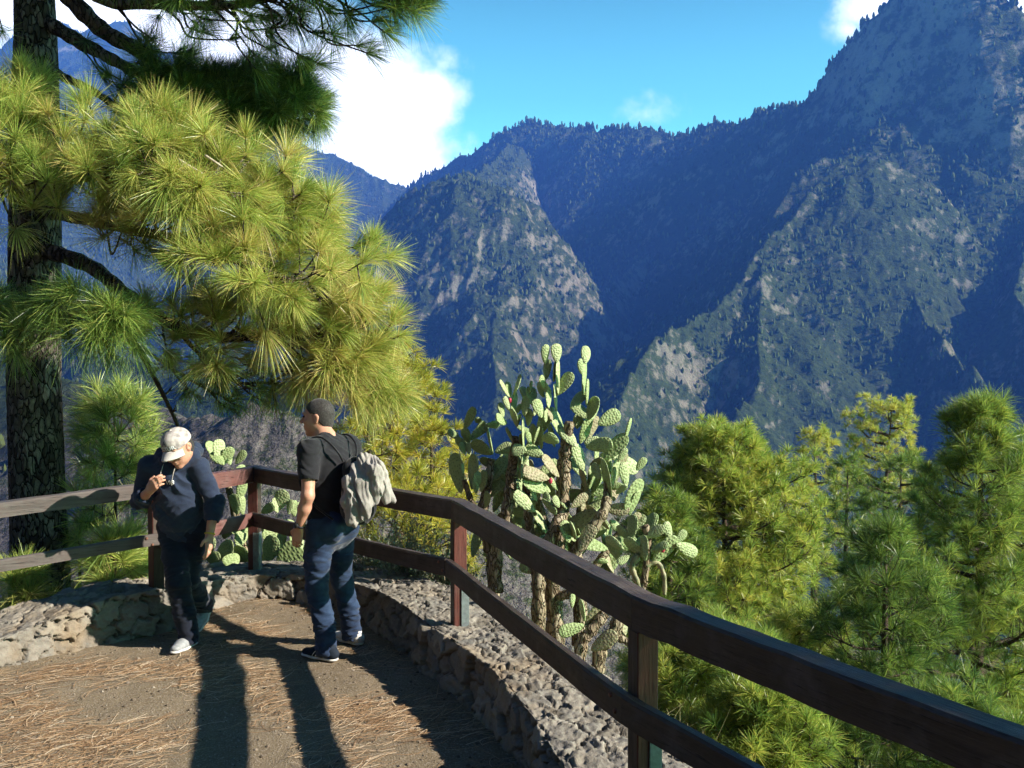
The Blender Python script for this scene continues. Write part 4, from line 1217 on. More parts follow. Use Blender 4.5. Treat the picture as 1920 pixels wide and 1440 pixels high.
def place_pad(root, bx, by, tx, ty, w, Y, lit, rng, old=False, name='pad', dY=0.0):
    """pad from base pixel to tip pixel with apparent width w px; lit>0 turns the face to the sun, <0 away"""
    org = np.array(root.location)
    tx, ty = bx + (tx - bx) * 1.12, by + (ty - by) * 1.12
    b = P(bx, by, Y); t_ = P(tx, ty, Y + dY)
    ax = t_ - b; L = np.linalg.norm(ax); z = ax / L
    Wm = w * Y / F                                   # apparent width in metres
    full = max(Wm, L * .56); full = min(full, max(L * .78, Wm))
    cosv = min(1.0, (Wm - .012) / full); cosv = max(cosv, .12); psi = math.acos(cosv)
    if abs(lit) < .5: psi *= .3
    sgn = 1 if lit > 0 else -1
    if lit == 0: sgn = rng.choice([-1, 1])
    psi = max(psi, .12 if lit >= 0 else .62) * sgn
    view = np.array((b[0], b[1], 0)) / math.hypot(b[0], b[1])
    right = np.array((view[1], -view[0], 0))
    nrm = -view * math.cos(psi) + right * math.sin(psi)
    nrm = nrm + np.array((0, 0, .16 * (1 if lit > 0 else -1)))
    nrm = nrm - z * np.dot(nrm, z); nrm /= np.linalg.norm(nrm)
    x = np.cross(nrm, z)
    me = PADS[2 * int(rng.integers(0, 6)) + (1 if old else 0)]
    o = bpy.data.objects.new(name, me); COL.objects.link(o); o.parent = root
    sx = full / .72 if cosv < .999 else Wm / .72
    thick = rng.uniform(.16, .22) if L < .3 else .20
    M = Matrix(((x[0] * sx, nrm[0] * -thick, z[0] * L, b[0] - org[0]), (x[1] * sx, nrm[1] * -thick, z[1] * L, b[1] - org[1]), (x[2] * sx, nrm[2] * -thick, z[2] * L, b[2] - org[2]), (0, 0, 0, 1)))
    o.matrix_basis = M
    return o


def stem(root, pts, rad, name='trunk', mat=None):
    m = MB(); org = np.array(root.location)
    sp = spline([P(x, y, Y) - org for x, y, Y in pts], 8)
    r = np.interp(np.linspace(0, 1, len(sp)), np.linspace(0, 1, len(rad)), rad)
    r = r * (1 + .12 * np.sin(np.arange(len(r)) * 1.3) + .06 * np.cos(np.arange(len(r)) * 2.9))
    m.tube(sp, list(r), 12, flat=.8)
    return m.build(name, mat or M_CTRUNK, root, smooth=True)


CY = 7.35
ca_root = empty('prickly_pear', P(1040, 1195, CY)); tag(ca_root, 'tall branching prickly pear standing highest above the dark railing', 'cactus', 'prickly pears beyond the wall')
cr_ = np.random.default_rng(8)
stem(ca_root, [(1045, 1230, CY), (1040, 1160, CY), (1035, 1080, CY), (1048, 1000, CY), (1055, 930, CY), (1058, 870, CY), (1062, 835, CY), (1068, 790, CY)], [.085, .075, .07, .065, .06, .055, .035])
stem(ca_root, [(1010, 1220, CY - .1), (1010, 1120, CY - .1), (1012, 1060, CY - .1), (1040, 990, CY - .1), (1060, 950, CY)], [.06, .055, .05, .045, .04])
stem(ca_root, [(1035, 1080, CY), (1075, 1040, CY), (1115, 985, CY - .05), (1135, 950, CY - .05), (1140, 900, CY)], [.05, .055, .06, .05, .035])
stem(ca_root, [(1040, 1120, CY), (1090, 1110, CY - .1), (1130, 1118, CY - .1), (1160, 1150, CY - .1)], [.05, .05, .04, .03])
stem(ca_root, [(930, 1110, CY + .15), (930, 1040, CY + .15), (945, 985, CY + .1), (955, 930, CY + .1), (960, 880, CY + .1), (968, 820, CY)], [.06, .055, .045, .05, .045, .03])
stem(ca_root, [(1010, 1120, CY + .1), (1000, 1040, CY + .1), (990, 960, CY + .1), (985, 900, CY + .1)], [.05, .045, .04, .03])
# base x,y  tip x,y  width  lit  depth offset  old
MAIN = [
 (1022,682,1023,650,17,1,0,0),(1044,680,1043,648,21,1,0,0),(1024,712,1027,678,17,-1,0,0),(1038,716,1042,680,7,1,0,0),(1046,740,1046,682,8,1,0,0),(1043,742,1069,703,22,-1,.02,0),
 (1025,730,1014,708,14,1,0,0),(1030,738,1016,718,16,-1,0,0),(1028,766,1029,730,12,1,0,0),(1043,772,1040,725,7,1,.02,0),(1020,745,1010,720,14,-1,.03,0),
 (1097,682,1099,652,19,1,0,0),(1091,702,1087,676,13,1,-.02,0),(1093,740,1096,682,8,1,0,0),(1100,760,1102,716,7,1,0,0),(1070,768,1093,737,23,-1,0,0),(1102,786,1080,762,24,1,0,0),(1102,788,1117,748,22,-1,0,0),(1106,790,1120,750,14,1,.03,0),
 (1121,796,1158,776,26,1,0,0),(1088,832,1104,788,19,1,0,0),(1098,828,1117,785,17,1,.05,1),(1082,804,1086,778,20,1,.04,0),(1062,830,1035,770,20,1,0,0),(1080,838,1056,805,22,1,-.03,0),
 (1071,874,1080,838,0,1,0,0),(1095,830,1123,828,20,-1,0,0),(1098,838,1143,832,25,-1,0,0),(1132,862,1170,820,27,-1,0,0),(1172,824,1181,788,8,1,0,0),(1158,866,1173,843,13,1,.0,0),(1147,912,1158,863,13,1,0,0),
 (1145,946,1132,870,16,-1,0,0),(1094,884,1079,838,22,1,0,0),(1101,925,1090,884,13,-1,.02,1),(1125,898,1112,872,20,-1,-.03,0),(1106,872,1128,862,12,1,.05,1),(1150,940,1153,908,19,1,.05,1),
 (1145,890,1142,862,9,1,.03,0),(1175,912,1168,872,20,1,0,0),(1193,882,1209,861,15,1,.02,0),(1178,906,1200,852,0,1,0,0),(1172,958,1198,904,23,1,0,0),(1180,966,1196,925,18,1,.06,0),(1155,926,1172,910,14,1,-.02,0),(1168,908,1152,912,13,1,.02,0),
 (1136,955,1176,955,22,1,0,1),(1114,962,1136,958,0,1,0,0),(1070,952,1098,930,16,1,-.03,1),(1062,955,1052,935,14,1,-.05,0),(1100,948,1104,920,12,1,0,1),(1060,935,1070,918,0,0,0,1),
 (1060,985,1116,968,28,-1,.1,1),(1067,1018,1058,980,21,1,-.1,0),(1078,1010,1072,985,12,-1,-.05,0),(1085,1030,1110,990,26,-1,-.08,1),(1143,975,1158,990,15,1,.08,0),
 (1060,900,1070,860,0,0,0,1),(1048,895,1020,858,15,1,-.02,1),(1038,838,1018,838,0,-1,0,0),(1048,830,1022,818,24,-1,-.02,0),(1040,838,1030,800,12,-1,.03,0),
 # left half of the crown
 (990,784,975,795,0,0,0,0),(955,745,938,716,7,1,0,0),(957,746,952,719,13,1,0,0),(964,740,975,706,9,-1,0,0),(955,770,946,746,12,1,0,0),(960,782,966,740,11,1,0,0),(962,780,977,760,9,1,0,0),(942,786,938,758,14,1,0,0),(950,794,937,786,8,1,.02,0),
 (985,750,981,727,16,1,.04,0),(998,760,996,728,21,1,0,0),(984,782,986,746,20,-1,0,0),(993,738,996,718,5,1,.0,0),(1015,784,1005,752,20,1,-.03,0),(1000,780,1006,764,8,1,-.03,0),(1035,790,1028,766,13,1,-.02,1),(1022,792,1024,772,10,1,-.04,0),
 (970,800,960,770,14,-1,0,0),(968,800,972,786,10,1,0,0),(990,800,992,770,15,-1,.03,0),(1000,832,1010,804,7,1,0,0),(995,834,990,815,12,1,0,0),(978,838,976,820,9,1,0,0),(988,844,962,843,22,1,-.02,0),(1020,856,988,840,22,1,-.02,0),
 (965,834,950,805,8,-1,.03,0),(982,848,980,790,6,1,.02,0),(995,845,1000,800,14,-1,.05,0),(1015,842,1012,795,13,-1,.05,0),(1000,890,995,865,10,-1,0,1),(980,895,972,855,5,1,0,0),(976,900,979,858,5,1,0,0),
 (1030,898,985,884,14,1,-.03,1),(1032,922,985,900,20,1,-.05,0),(1002,960,968,926,23,1,-.05,0),(1006,940,995,905,13,1,.02,0),(1020,905,1038,888,14,1,.05,0),(1045,920,1032,898,12,1,0,0),(1028,952,1022,925,16,-1,-.05,0),(1010,930,1012,900,10,-1,.05,0),
 (1016,935,1040,960,12,-1,-.08,0),(1048,952,1040,936,14,1,-.1,0),
]
n_ = 0
for bx, by, tx, ty, w, lit, dy, old in MAIN:
    if w == 0: continue
    if math.hypot(tx - bx, ty - by) < 22:
        k = 22 / math.hypot(tx - bx, ty - by); tx, ty = bx + (tx - bx) * k, by + (ty - by) * k
    place_pad(ca_root, bx, by, tx, ty, w * 1.28, CY + dy * 2 + cr_.normal(0, .03), lit, cr_, bool(old), dY=cr_.normal(0, .05)); n_ += 1
for fx, fy, Y in [(956, 751, CY), (1032, 902, CY - .1)]:
    m = MB(); c = P(fx, fy, Y) - np.array(ca_root.location)
    m.tube([c + np.array((0, 0, -.022)), c + np.array((0, 0, -.012)), c, c + np.array((0, 0, .014)), c + np.array((0, 0, .022))], [.006, .013, .017, .014, .008], 10)
    m.build('fruit', M_FRUIT, ca_root, smooth=True)

# second plant standing close behind: fills the crown
cz_root = empty('prickly_pear', P(1085, 1180, CY + .55)); tag(cz_root, 'fuller prickly pear half hidden directly behind the tallest one', 'cactus', 'prickly pears beyond the wall')
YZ = CY + .45
stem(cz_root, [(1085, 1210, YZ), (1088, 1120, YZ), (1080, 1040, YZ), (1090, 960, YZ), (1100, 900, YZ)], [.06, .055, .05, .045, .035])
stem(cz_root, [(1085, 1100, YZ), (1040, 1020, YZ), (1015, 960, YZ), (1000, 890, YZ)], [.05, .045, .04, .03])
stem(cz_root, [(1088, 1100, YZ), (1140, 1030, YZ), (1170, 985, YZ)], [.045, .04, .03])
rz_ = np.random.default_rng(21); heads = [(1100, 900), (1000, 890), (1170, 985), (1040, 1020), (1090, 960), (1015, 960), (1140, 1030), (1080, 1040), (1060, 1095), (1110, 1085), (1150, 1075), (1030, 1080)]; n_ = 0
while n_ < 98:
    x0, y0 = heads[int(rz_.integers(0, len(heads)))]
    a = math.radians(rz_.normal(-90, 42)); L_ = rz_.uniform(36, 58); x1, y1 = x0 + L_ * math.cos(a), y0 + L_ * math.sin(a)
    # crown outline
    top_y = np.interp(x1, [930, 960, 1000, 1040, 1090, 1140, 1180, 1215], [860, 790, 770, 740, 760, 800, 850, 900])
    if not (925 < x1 < 1215) or y1 < top_y or y1 > 1110: continue
    place_pad(cz_root, x0, y0, x1, y1, rz_.uniform(14, 30), YZ + rz_.uniform(-.2, .25), 1 if rz_.random() < .6 else -1, rz_, rz_.random() < .15, dY=rz_.normal(0, .06)); n_ += 1
    heads.append((x0 + .92 * (x1 - x0), y0 + .92 * (y1 - y0)))

# shaded left-hand plant
cl_root = empty('prickly_pear', P(920, 1100, CY + .35)); tag(cl_root, 'dark shaded prickly pear left of the tall one, just above the railing bend', 'cactus', 'prickly pears beyond the wall')
YL = CY + .3
stem(cl_root, [(925, 1120, YL), (922, 1050, YL), (910, 1000, YL), (905, 960, YL), (915, 905, YL), (922, 860, YL)], [.055, .05, .05, .045, .04, .03])
stem(cl_root, [(905, 1000, YL), (890, 960, YL), (880, 930, YL), (870, 900, YL)], [.04, .035, .03, .025])
for bx, by, tx, ty, w, lit, dy in [
 (862,824,843,808,16,1,0),(870,805,888,768,16,-1,0),(886,768,889,782,0,1,0),(880,830,870,806,20,-1,0),(878,826,910,798,16,-1,0),(892,804,908,792,9,1,-.03),(905,792,892,786,12,-1,0),(911,797,935,795,16,-1,0),
 (880,846,858,824,18,-1,0),(872,852,864,832,13,1,-.04),(922,852,888,830,26,-1,0),(880,852,878,832,12,-1,-.03),(928,848,958,836,20,-1,.03),(924,852,913,800,4,-1,0),
 (865,925,852,858,30,-1,0),(885,918,888,858,20,-1,.02),(892,926,894,888,17,1,-.05),(902,922,908,886,14,-1,0),(918,905,944,862,26,-1,0),(930,880,905,860,22,-1,.05),(902,935,940,905,24,-1,.02),
 (868,890,866,870,8,1,-.05),(935,905,952,850,22,-1,.05),(910,950,915,925,14,-1,-.02),(950,900,945,865,18,-1,.1),(925,960,940,915,18,-1,.1),(890,1000,882,965,16,-1,.05),(940,1060,925,1018,24,-1,0),(900,1010,918,985,20,1,-.05),
 (886,1045,896,1000,20,-1,.05),(960,1050,948,1020,16,1,-.02),(905,1040,930,1040,14,-1,0)]:
    if w == 0: continue
    place_pad(cl_root, bx, by, tx, ty, w * 1.25, YL + dy * 2 + cr_.normal(0, .03), lit, cr_, False, dY=cr_.normal(0, .05))

# small plant on the right
cs_root = empty('prickly_pear', P(1205, 1150, 6.4)); tag(cs_root, 'small prickly pear with a fan of pads on a pale forked stem', 'cactus', 'prickly pears beyond the wall')
YS = 6.4
stem(cs_root, [(1200, 1180, YS), (1204, 1110, YS), (1212, 1060, YS), (1215, 1010, YS), (1208, 985, YS)], [.035, .028, .024, .026, .03])
stem(cs_root, [(1212, 1062, YS), (1232, 1055, YS), (1245, 1080, YS), (1246, 1115, YS)], [.022, .022, .018, .016], 'stem', M_PADOLD)
stem(cs_root, [(1204, 1110, YS), (1190, 1080, YS), (1185, 1060, YS), (1196, 1040, YS)], [.02, .024, .024, .02], 'stem', M_PADOLD)
for bx, by, tx, ty, w, lit, dy in [
 (1184,1012,1187,970,24,-1,0),(1214,1005,1226,966,24,-1,0),(1188,1018,1160,990,17,-1,.02),(1208,1008,1242,990,20,-1,0),(1258,1012,1248,982,20,1,0),(1224,1056,1262,1010,27,1,0),(1268,1018,1284,997,18,1,0),(1267,1020,1303,1036,23,1,0),
 (1170,1032,1140,1008,19,-1,0),(1162,1054,1142,1010,26,-1,.03),(1210,1046,1176,1012,26,-1,.0),(1210,1052,1207,1008,18,-1,-.02),(1180,1042,1160,1055,15,-1,-.02),(1222,1032,1250,1020,8,-1,-.05),(1190,1026,1203,1010,13,1,.03),(1205,996,1214,988,10,1,.05),
 (1140,1054,1122,1052,17,-1,0),(1165,1040,1160,1012,12,1,.04),(1176,1060,1196,1045,16,-1,0)]:
    place_pad(cs_root, bx, by, tx, ty, w * 1.18, YS + dy * 2 + cr_.normal(0, .02), lit, cr_, False, dY=cr_.normal(0, .04))
m = MB(); c = P(1243, 1031, YS - .05) - np.array(cs_root.location)
m.tube([c + np.array((0, 0, -.018)), c, c + np.array((0, 0, .018))], [.007, .014, .008], 10); m.build('fruit', M_FRUIT, cs_root, smooth=True)

# low pads under the rail near the wall
cu_root = empty('prickly_pear', P(1100, 1230, 6.15)); tag(cu_root, 'low sprawling prickly pear pads between the two rails close to the wall', 'cactus', 'prickly pears beyond the wall')
YU = 6.2
stem(cu_root, [(1120, 1260, YU), (1128, 1215, YU), (1150, 1190, YU), (1160, 1150, YU), (1158, 1120, YU)], [.05, .045, .05, .035, .03], 'stem')
stem(cu_root, [(1085, 1250, YU), (1092, 1205, YU), (1110, 1180, YU), (1135, 1150, YU)], [.045, .04, .04, .035], 'stem')
stem(cu_root, [(1150, 1195, YU), (1170, 1200, YU), (1195, 1215, YU)], [.035, .03, .03], 'stem')
for bx, by, tx, ty, w, lit, dy, old in [(1097,1172,1142,1125,27,1,0,1),(1097,1172,1053,1186,22,1,0,0),(1096,1165,1090,1128,11,-1,0,0),(1072,1140,1074,1116,13,1,0,0),(1108,1220,1150,1190,28,-1,-.03,1),(1172,1192,1166,1140,20,1,0,1),(1088,1122,1118,1100,18,-1,.1,1),(1150,1120,1128,1100,12,1,.05,0),
   (1046,1060,1066,1058,10,1,.3,0),(1035,1092,1072,1066,15,1,.3,1),(1060,1062,1066,1082,10,-1,.3,0),(1075,1085,1098,1062,18,-1,.3,0),(1118,1150,1150,1130,20,-1,.1,0)]:
    place_pad(cu_root, bx, by, tx, ty, w * 1.2, YU + dy * 2 + cr_.normal(0, .02), lit, cr_, bool(old), dY=cr_.normal(0, .04))

# dense low clump behind the back corner
cb_root = empty('prickly_pear', P(500, 1075, 9.0)); tag(cb_root, 'low dense prickly pear clump behind the back corner post of the fence', 'cactus', 'prickly pears beyond the wall')
YB = 9.0
stem(cb_root, [(470, 1110, YB + .1), (460, 1040, YB + .1), (440, 960, YB + .1), (425, 900, YB + .1)], [.06, .055, .045, .03])
LOW = [(418,872,392,832,15,1,.1),(405,870,400,840,12,1,.12),(410,868,411,828,19,1,0),(416,872,432,842,18,1,.05),(442,870,458,848,13,-1,0),(420,872,400,850,16,1,.0),(432,872,425,846,14,1,.1),
 (425,905,440,895,26,-1,0),(448,905,450,875,18,1,.05),(440,925,438,930,0,1,0),(445,965,438,930,20,-1,0),(450,940,455,905,17,1,.05),(456,965,452,935,14,1,.1),(402,965,400,935,10,1,.1),(486,918,485,903,10,-1,.1),
 (515,958,533,924,24,-1,0),(520,962,518,945,15,1,-.05),(490,962,505,952,14,-1,-.05),(553,968,550,945,14,1,.05),(562,970,563,943,11,1,.0),(541,965,545,945,12,-1,-.05),(490,1000,486,975,17,-1,.0),(505,1020,506,990,24,1,.05),(525,1030,526,1000,20,1,.0),(505,1000,512,975,12,1,.1),
 (535,1002,540,982,24,1,.1),(548,1030,546,990,8,1,.0),(554,1026,556,992,7,1,.03),(566,1030,560,1000,12,1,.05),(455,1010,450,985,30,1,.05),(420,1010,432,985,20,1,.1),(445,1025,455,1000,20,1,.0),(460,1020,462,980,12,1,.08),
 (500,1055,512,1010,28,-1,-.1),(520,1062,560,1030,40,-1,-.15),(500,1066,498,1045,24,-1,-.12),(560,1066,552,1050,22,1,-.15),(430,1058,420,1020,34,-1,-.1),(450,1062,452,1028,26,-1,-.1),(405,1062,398,1040,26,-1,-.15),(440,1066,436,1055,26,1,-.18),(470,1062,476,1035,20,1,-.05),(385,1050,395,1010,20,-1,-.05),(575,1060,585,1020,24,-1,-.05),(600,1060,596,1030,18,1,-.05),(540,1062,532,1040,24,-1,-.05)]
for bx, by, tx, ty, w, lit, dy in LOW:
    if w == 0: continue
    L_ = math.hypot(tx - bx, ty - by)
    if L_ < 26: k = 26 / L_; tx, ty = bx + (tx - bx) * k, by + (ty - by) * k
    place_pad(cb_root, bx, by, tx, ty, w * 1.5, YB + dy * 2 + cr_.normal(0, .03), lit, cr_, False, dY=cr_.normal(0, .05))
# ------------------------------------------------------------------ people: blended distance fields turned into continuous meshes
class Field:
    def __init__(self, lo, hi, h):
        self.lo = np.array(lo, float); self.h = h
        self.n = np.ceil((np.array(hi, float) - self.lo) / h).astype(int) + 1
        self.D = np.full(self.n, 1.0, np.float32)

    def _sub(self, lo, hi, m):
        i0 = np.maximum(np.floor((np.minimum.reduce(lo) - m - self.lo) / self.h).astype(int), 0)
        i1 = np.minimum(np.ceil((np.maximum.reduce(hi) + m - self.lo) / self.h).astype(int) + 1, self.n)
        if (i1 <= i0).any(): return None
        ax = [self.lo[k] + self.h * np.arange(i0[k], i1[k]) for k in range(3)]
        X, Y, Z = np.meshgrid(*ax, indexing='ij')
        return (slice(i0[0], i1[0]), slice(i0[1], i1[1]), slice(i0[2], i1[2])), np.stack([X, Y, Z], -1)

    def _join(self, s, d, k, mode):
        D = self.D[s]
        if mode == 'add':
            if k <= 0: self.D[s] = np.minimum(D, d); return
            hh = np.clip(.5 + .5 * (D - d) / k, 0, 1); self.D[s] = D * (1 - hh) + d * hh - k * hh * (1 - hh)
        elif mode == 'sub':
            k = max(k, 1e-4); hh = np.clip(.5 - .5 * (D + d) / k, 0, 1); self.D[s] = D * (1 - hh) - d * hh + k * hh * (1 - hh)

    def cone(self, a, b, ra, rb, k=.02, flat=None, mode='add'):
        a = np.array(a, float); b = np.array(b, float)
        rm = max(ra, rb); m = rm + 2 * k + 3 * self.h
        r = self._sub((a, b), (a, b), m * (1.0 if not flat or flat[1] <= 1 else flat[1]))
        if r is None: return
        s, p = r
        q = p - a; ba = b - a
        if flat:
            axv = np.array(flat[0], float); axv /= np.linalg.norm(axv); f = 1 / flat[1] - 1
            q = q + (q @ axv)[..., None] * axv * f; ba = ba + np.dot(ba, axv) * axv * f
        t = np.clip((q @ ba) / (ba @ ba + 1e-12), 0, 1)
        d = np.linalg.norm(q - t[..., None] * ba, axis=-1) - (ra + (rb - ra) * t)
        if flat and flat[1] < 1: d = d * (.5 + .5 * flat[1])
        self._join(s, d, k, mode)

    def chain(self, pts, rad, k=.02, flat=None):
        for i in range(len(pts) - 1): self.cone(pts[i], pts[i + 1], rad[i], rad[i + 1], k, flat)

    def ell(self, c, axes, r, k=.02, mode='add'):
        c = np.array(c, float); A = np.array(axes, float); r = np.array(r, float)
        ext = np.abs(A.T * r).sum(1); m = 2 * k + 3 * self.h
        q = self._sub((c - ext,), (c + ext,), m)
        if q is None: return
        s, p = q
        l = (p - c) @ A.T
        k0 = np.linalg.norm(l / r, axis=-1); k1 = np.linalg.norm(l / (r * r), axis=-1) + 1e-9
        d = np.where(k0 < 1e-3, -r.min(), k0 * (k0 - 1) / k1)
        self._join(s, d, k, mode)

    def cut(self, p0, n):
        """remove the side the normal points to"""
        ax = [self.lo[k] + self.h * np.arange(self.n[k]) for k in range(3)]
        d = ((ax[0] - p0[0]) * n[0])[:, None, None] + ((ax[1] - p0[1]) * n[1])[None, :, None] + ((ax[2] - p0[2]) * n[2])[None, None, :]
        self.D = np.maximum(self.D, d.astype(np.float32))

    def mesh(self):
        D = self.D; nx, ny, nz = D.shape; neg = D < 0
        cs = [neg[i:nx - 1 + i, j:ny - 1 + j, k:nz - 1 + k] for i in (0, 1) for j in (0, 1) for k in (0, 1)]
        any_ = np.logical_or.reduce(cs); all_ = np.logical_and.reduce(cs)
        act = any_ & ~all_
        idx = np.argwhere(act); ids = -np.ones(act.shape, np.int64); ids[act] = np.arange(len(idx))
        acc = np.zeros((len(idx), 3)); cnt = np.zeros(len(idx))
        cr = [(i, j, k) for i in (0, 1) for j in (0, 1) for k in (0, 1)]
        for a in range(8):
            for b in range(a + 1, 8):
                if sum(abs(cr[a][q] - cr[b][q]) for q in range(3)) != 1: continue
                da = D[idx[:, 0] + cr[a][0], idx[:, 1] + cr[a][1], idx[:, 2] + cr[a][2]].astype(float)
                db = D[idx[:, 0] + cr[b][0], idx[:, 1] + cr[b][1], idx[:, 2] + cr[b][2]].astype(float)
                x = (da < 0) != (db < 0)
                t = np.where(x, da / np.where(np.abs(da - db) < 1e-12, 1, da - db), 0)
                pa = np.array(cr[a], float); pb = np.array(cr[b], float)
                acc[x] += pa + (pb - pa) * t[x, None]; cnt[x] += 1
        V = self.lo + (idx + acc / np.maximum(cnt, 1)[:, None]) * self.h
        faces = []
        for ax in range(3):
            sl0 = [slice(None)] * 3; sl1 = [slice(None)] * 3; sl0[ax] = slice(0, -1); sl1[ax] = slice(1, None)
            n0, n1 = neg[tuple(sl0)], neg[tuple(sl1)]
            e = np.argwhere(n0 != n1); flip = n0[tuple(e.T)]
            o1, o2 = [(1, 2), (2, 0), (0, 1)][ax]
            ok = (e[:, o1] > 0) & (e[:, o2] > 0) & (e[:, o1] < D.shape[o1] - 1) & (e[:, o2] < D.shape[o2] - 1)
            e = e[ok]; flip = flip[ok]
            def cell(d1, d2):
                c = e.copy(); c[:, o1] += d1; c[:, o2] += d2
                return ids[c[:, 0], c[:, 1], c[:, 2]]
            q = np.stack([cell(-1, -1), cell(0, -1), cell(0, 0), cell(-1, 0)], 1)
            q = np.where(flip[:, None], q, q[:, ::-1])
            faces.append(q)
        Fc = np.vstack(faces); Fc = Fc[(Fc >= 0).all(1)]
        return V, Fc


def vert_normals(V, Fc):
    n = np.cross(V[Fc[:, 2]] - V[Fc[:, 0]], V[Fc[:, 3]] - V[Fc[:, 1]])
    N = np.zeros_like(V)
    for k in range(4): np.add.at(N, Fc[:, k], n)
    return N / (np.linalg.norm(N, axis=1, keepdims=True) + 1e-12)


def relax(V, Fc, it=2, lam=.5):
    for _ in range(it):
        S = np.zeros_like(V); c = np.zeros(len(V))
        for k in range(4):
            a, b = Fc[:, k], Fc[:, (k + 1) % 4]
            np.add.at(S, a, V[b]); np.add.at(c, a, 1); np.add.at(S, b, V[a]); np.add.at(c, b, 1)
        V = V * (1 - lam) + lam * S / np.maximum(c, 1)[:, None]
    return V


def finish(fld, name, mat, parent, it=3, fold=None, org=None):
    V, Fc = fld.mesh(); V = relax(V, Fc, it)
    if fold is not None:
        N = vert_normals(V, Fc); V = V + N * fold(V)[:, None]
    V = V - org
    return link(name, mesh_np(name, V, Fc), mat, parent)


def hand_prims(fld, w, d, n, s, curl=(.3, .35, .4, .5), thumb=.35, sc=1.0):
    """w wrist, d finger direction, n palm side, s towards the thumb"""
    w, d, n, s = [np.array(v, float) for v in (w, d, n, s)]
    d /= np.linalg.norm(d); n = n - d * (n @ d); n /= np.linalg.norm(n); s = s - d * (s @ d) - n * (s @ n); s /= np.linalg.norm(s)
    for o, l, c, r in zip((.030, .0105, -.0095, -.028), (.074, .083, .076, .060), curl, (.0092, .0096, .0092, .0080)):
        kn = w + (d * (.088 - abs(o - .005) * .25) + s * o) * sc
        fld.cone(w + s * o * .55 * sc, kn, .0165 * sc, .0125 * sc, .012)
        p = kn; a = c * .6
        for fr, ad in ((.45, 1.0), (.30, 1.0), (.25, .7)):
            a2 = a; v = d * math.cos(a2) + n * math.sin(a2)
            q = p + v * l * fr * sc
            fld.cone(p, q, r * sc, r * .9 * sc, .003); p = q; a += c * ad
    p = w + (d * .022 + s * .026) * sc; v = d * .62 + s * .62 + n * thumb; v /= np.linalg.norm(v)
    fld.cone(w + d * .01 * sc, p, .018 * sc, .0155 * sc, .012); q = p + v * .042 * sc; fld.cone(p, q, .0135 * sc, .011 * sc, .006)
    v2 = d * .85 + s * .15 + n * (thumb + .2); v2 /= np.linalg.norm(v2); q2 = q + v2 * .030 * sc; fld.cone(q, q2, .0105 * sc, .0085 * sc, .004)


def head_prims(fld, c, f, l, u):
    A = (f, l, u); P_ = lambda a, b, e: c + f * a + l * b + u * e
    fld.ell(P_(-.012, 0, .030), A, (.100, .077, .098), .0)
    fld.ell(P_(.030, 0, -.035), A, (.066, .060, .088), .03)
    fld.ell(P_(.000, 0, -.045), A, (.075, .064, .060), .03)
    fld.ell(P_(.068, 0, -.104), A, (.024, .026, .020), .02)
    fld.cone(P_(.094, 0, .018), P_(.117, 0, -.022), .009, .0135, .012)
    for b in (-1, 1):
        fld.ell(P_(.108, .011 * b, -.026), A, (.010, .008, .008), .008)
        fld.ell(P_(.083, .032 * b, .036), A, (.016, .030, .009), .012)
        fld.ell(P_(.066, .044 * b, -.022), A, (.022, .018, .018), .02)
        fld.ell(P_(.098, .031 * b, .014), A, (.015, .017, .010), .010, 'sub')
        fld.ell(P_(-.006, .078 * b, -.002), (f, l, u), (.019, .008, .033), .006)
        fld.ell(P_(-.012, .086 * b, .006), (f, l, u), (.021, .006, .026), .004)
        fld.ell(P_(-.002, .088 * b, .002), (f, l, u), (.010, .006, .013), .004, 'sub')
    fld.ell(P_(.092, 0, -.056), A, (.012, .024, .0065), .008)
    fld.ell(P_(.090, 0, -.071), A, (.012, .022, .007), .008)
    fld.ell(P_(.106, 0, -.0635), A, (.012, .022, .002), .003, 'sub')


def frame(fdir):
    f = np.array((*fdir, 0.0)) if len(fdir) == 2 else np.array(fdir, float); f /= np.linalg.norm(f)
    l = np.cross((0, 0, 1), f); l /= np.linalg.norm(l); return f, l, np.cross(f, l)


def skin_mat(name, c):
    t = NT(name); v = t.coord('Object'); n = t.noise(v, 26, 5, .65); n2 = t.noise(v, 180, 3)
    t.base(t.mix(t.ramp(n, [(.35, 0), (.7, .6)]), c, tuple(a * b for a, b in zip(c, (.86, .62, .55))))); t.rough(.5, .35)
    t.bsdf.inputs['Subsurface Weight'].default_value = .12; t.bsdf.inputs['Subsurface Radius'].default_value = (.01, .004, .002)
    t.bump(n2, .15, .002); return t.m


def cloth_mat(name, c, c2, scale=30, weave=420, rough=.9, fade=.5):
    t = NT(name); v = t.coord('Object'); n = t.noise(v, scale, 5, .6); w = t.noise(v, weave, 2, .5)
    col = t.mix(t.math('MULTIPLY', t.ramp(n, [(.35, 0), (.68, 1)]), fade), c, c2)
    col = t.mix(t.ramp(w, [(.35, .35), (.65, 0)]), col, tuple(x * .6 for x in c))
    t.base(col); t.rough(rough, .15); t.bsdf.inputs['Sheen Weight'].default_value = .15
    t.bump(t.math('ADD', n, w), .25, .004); return t.m


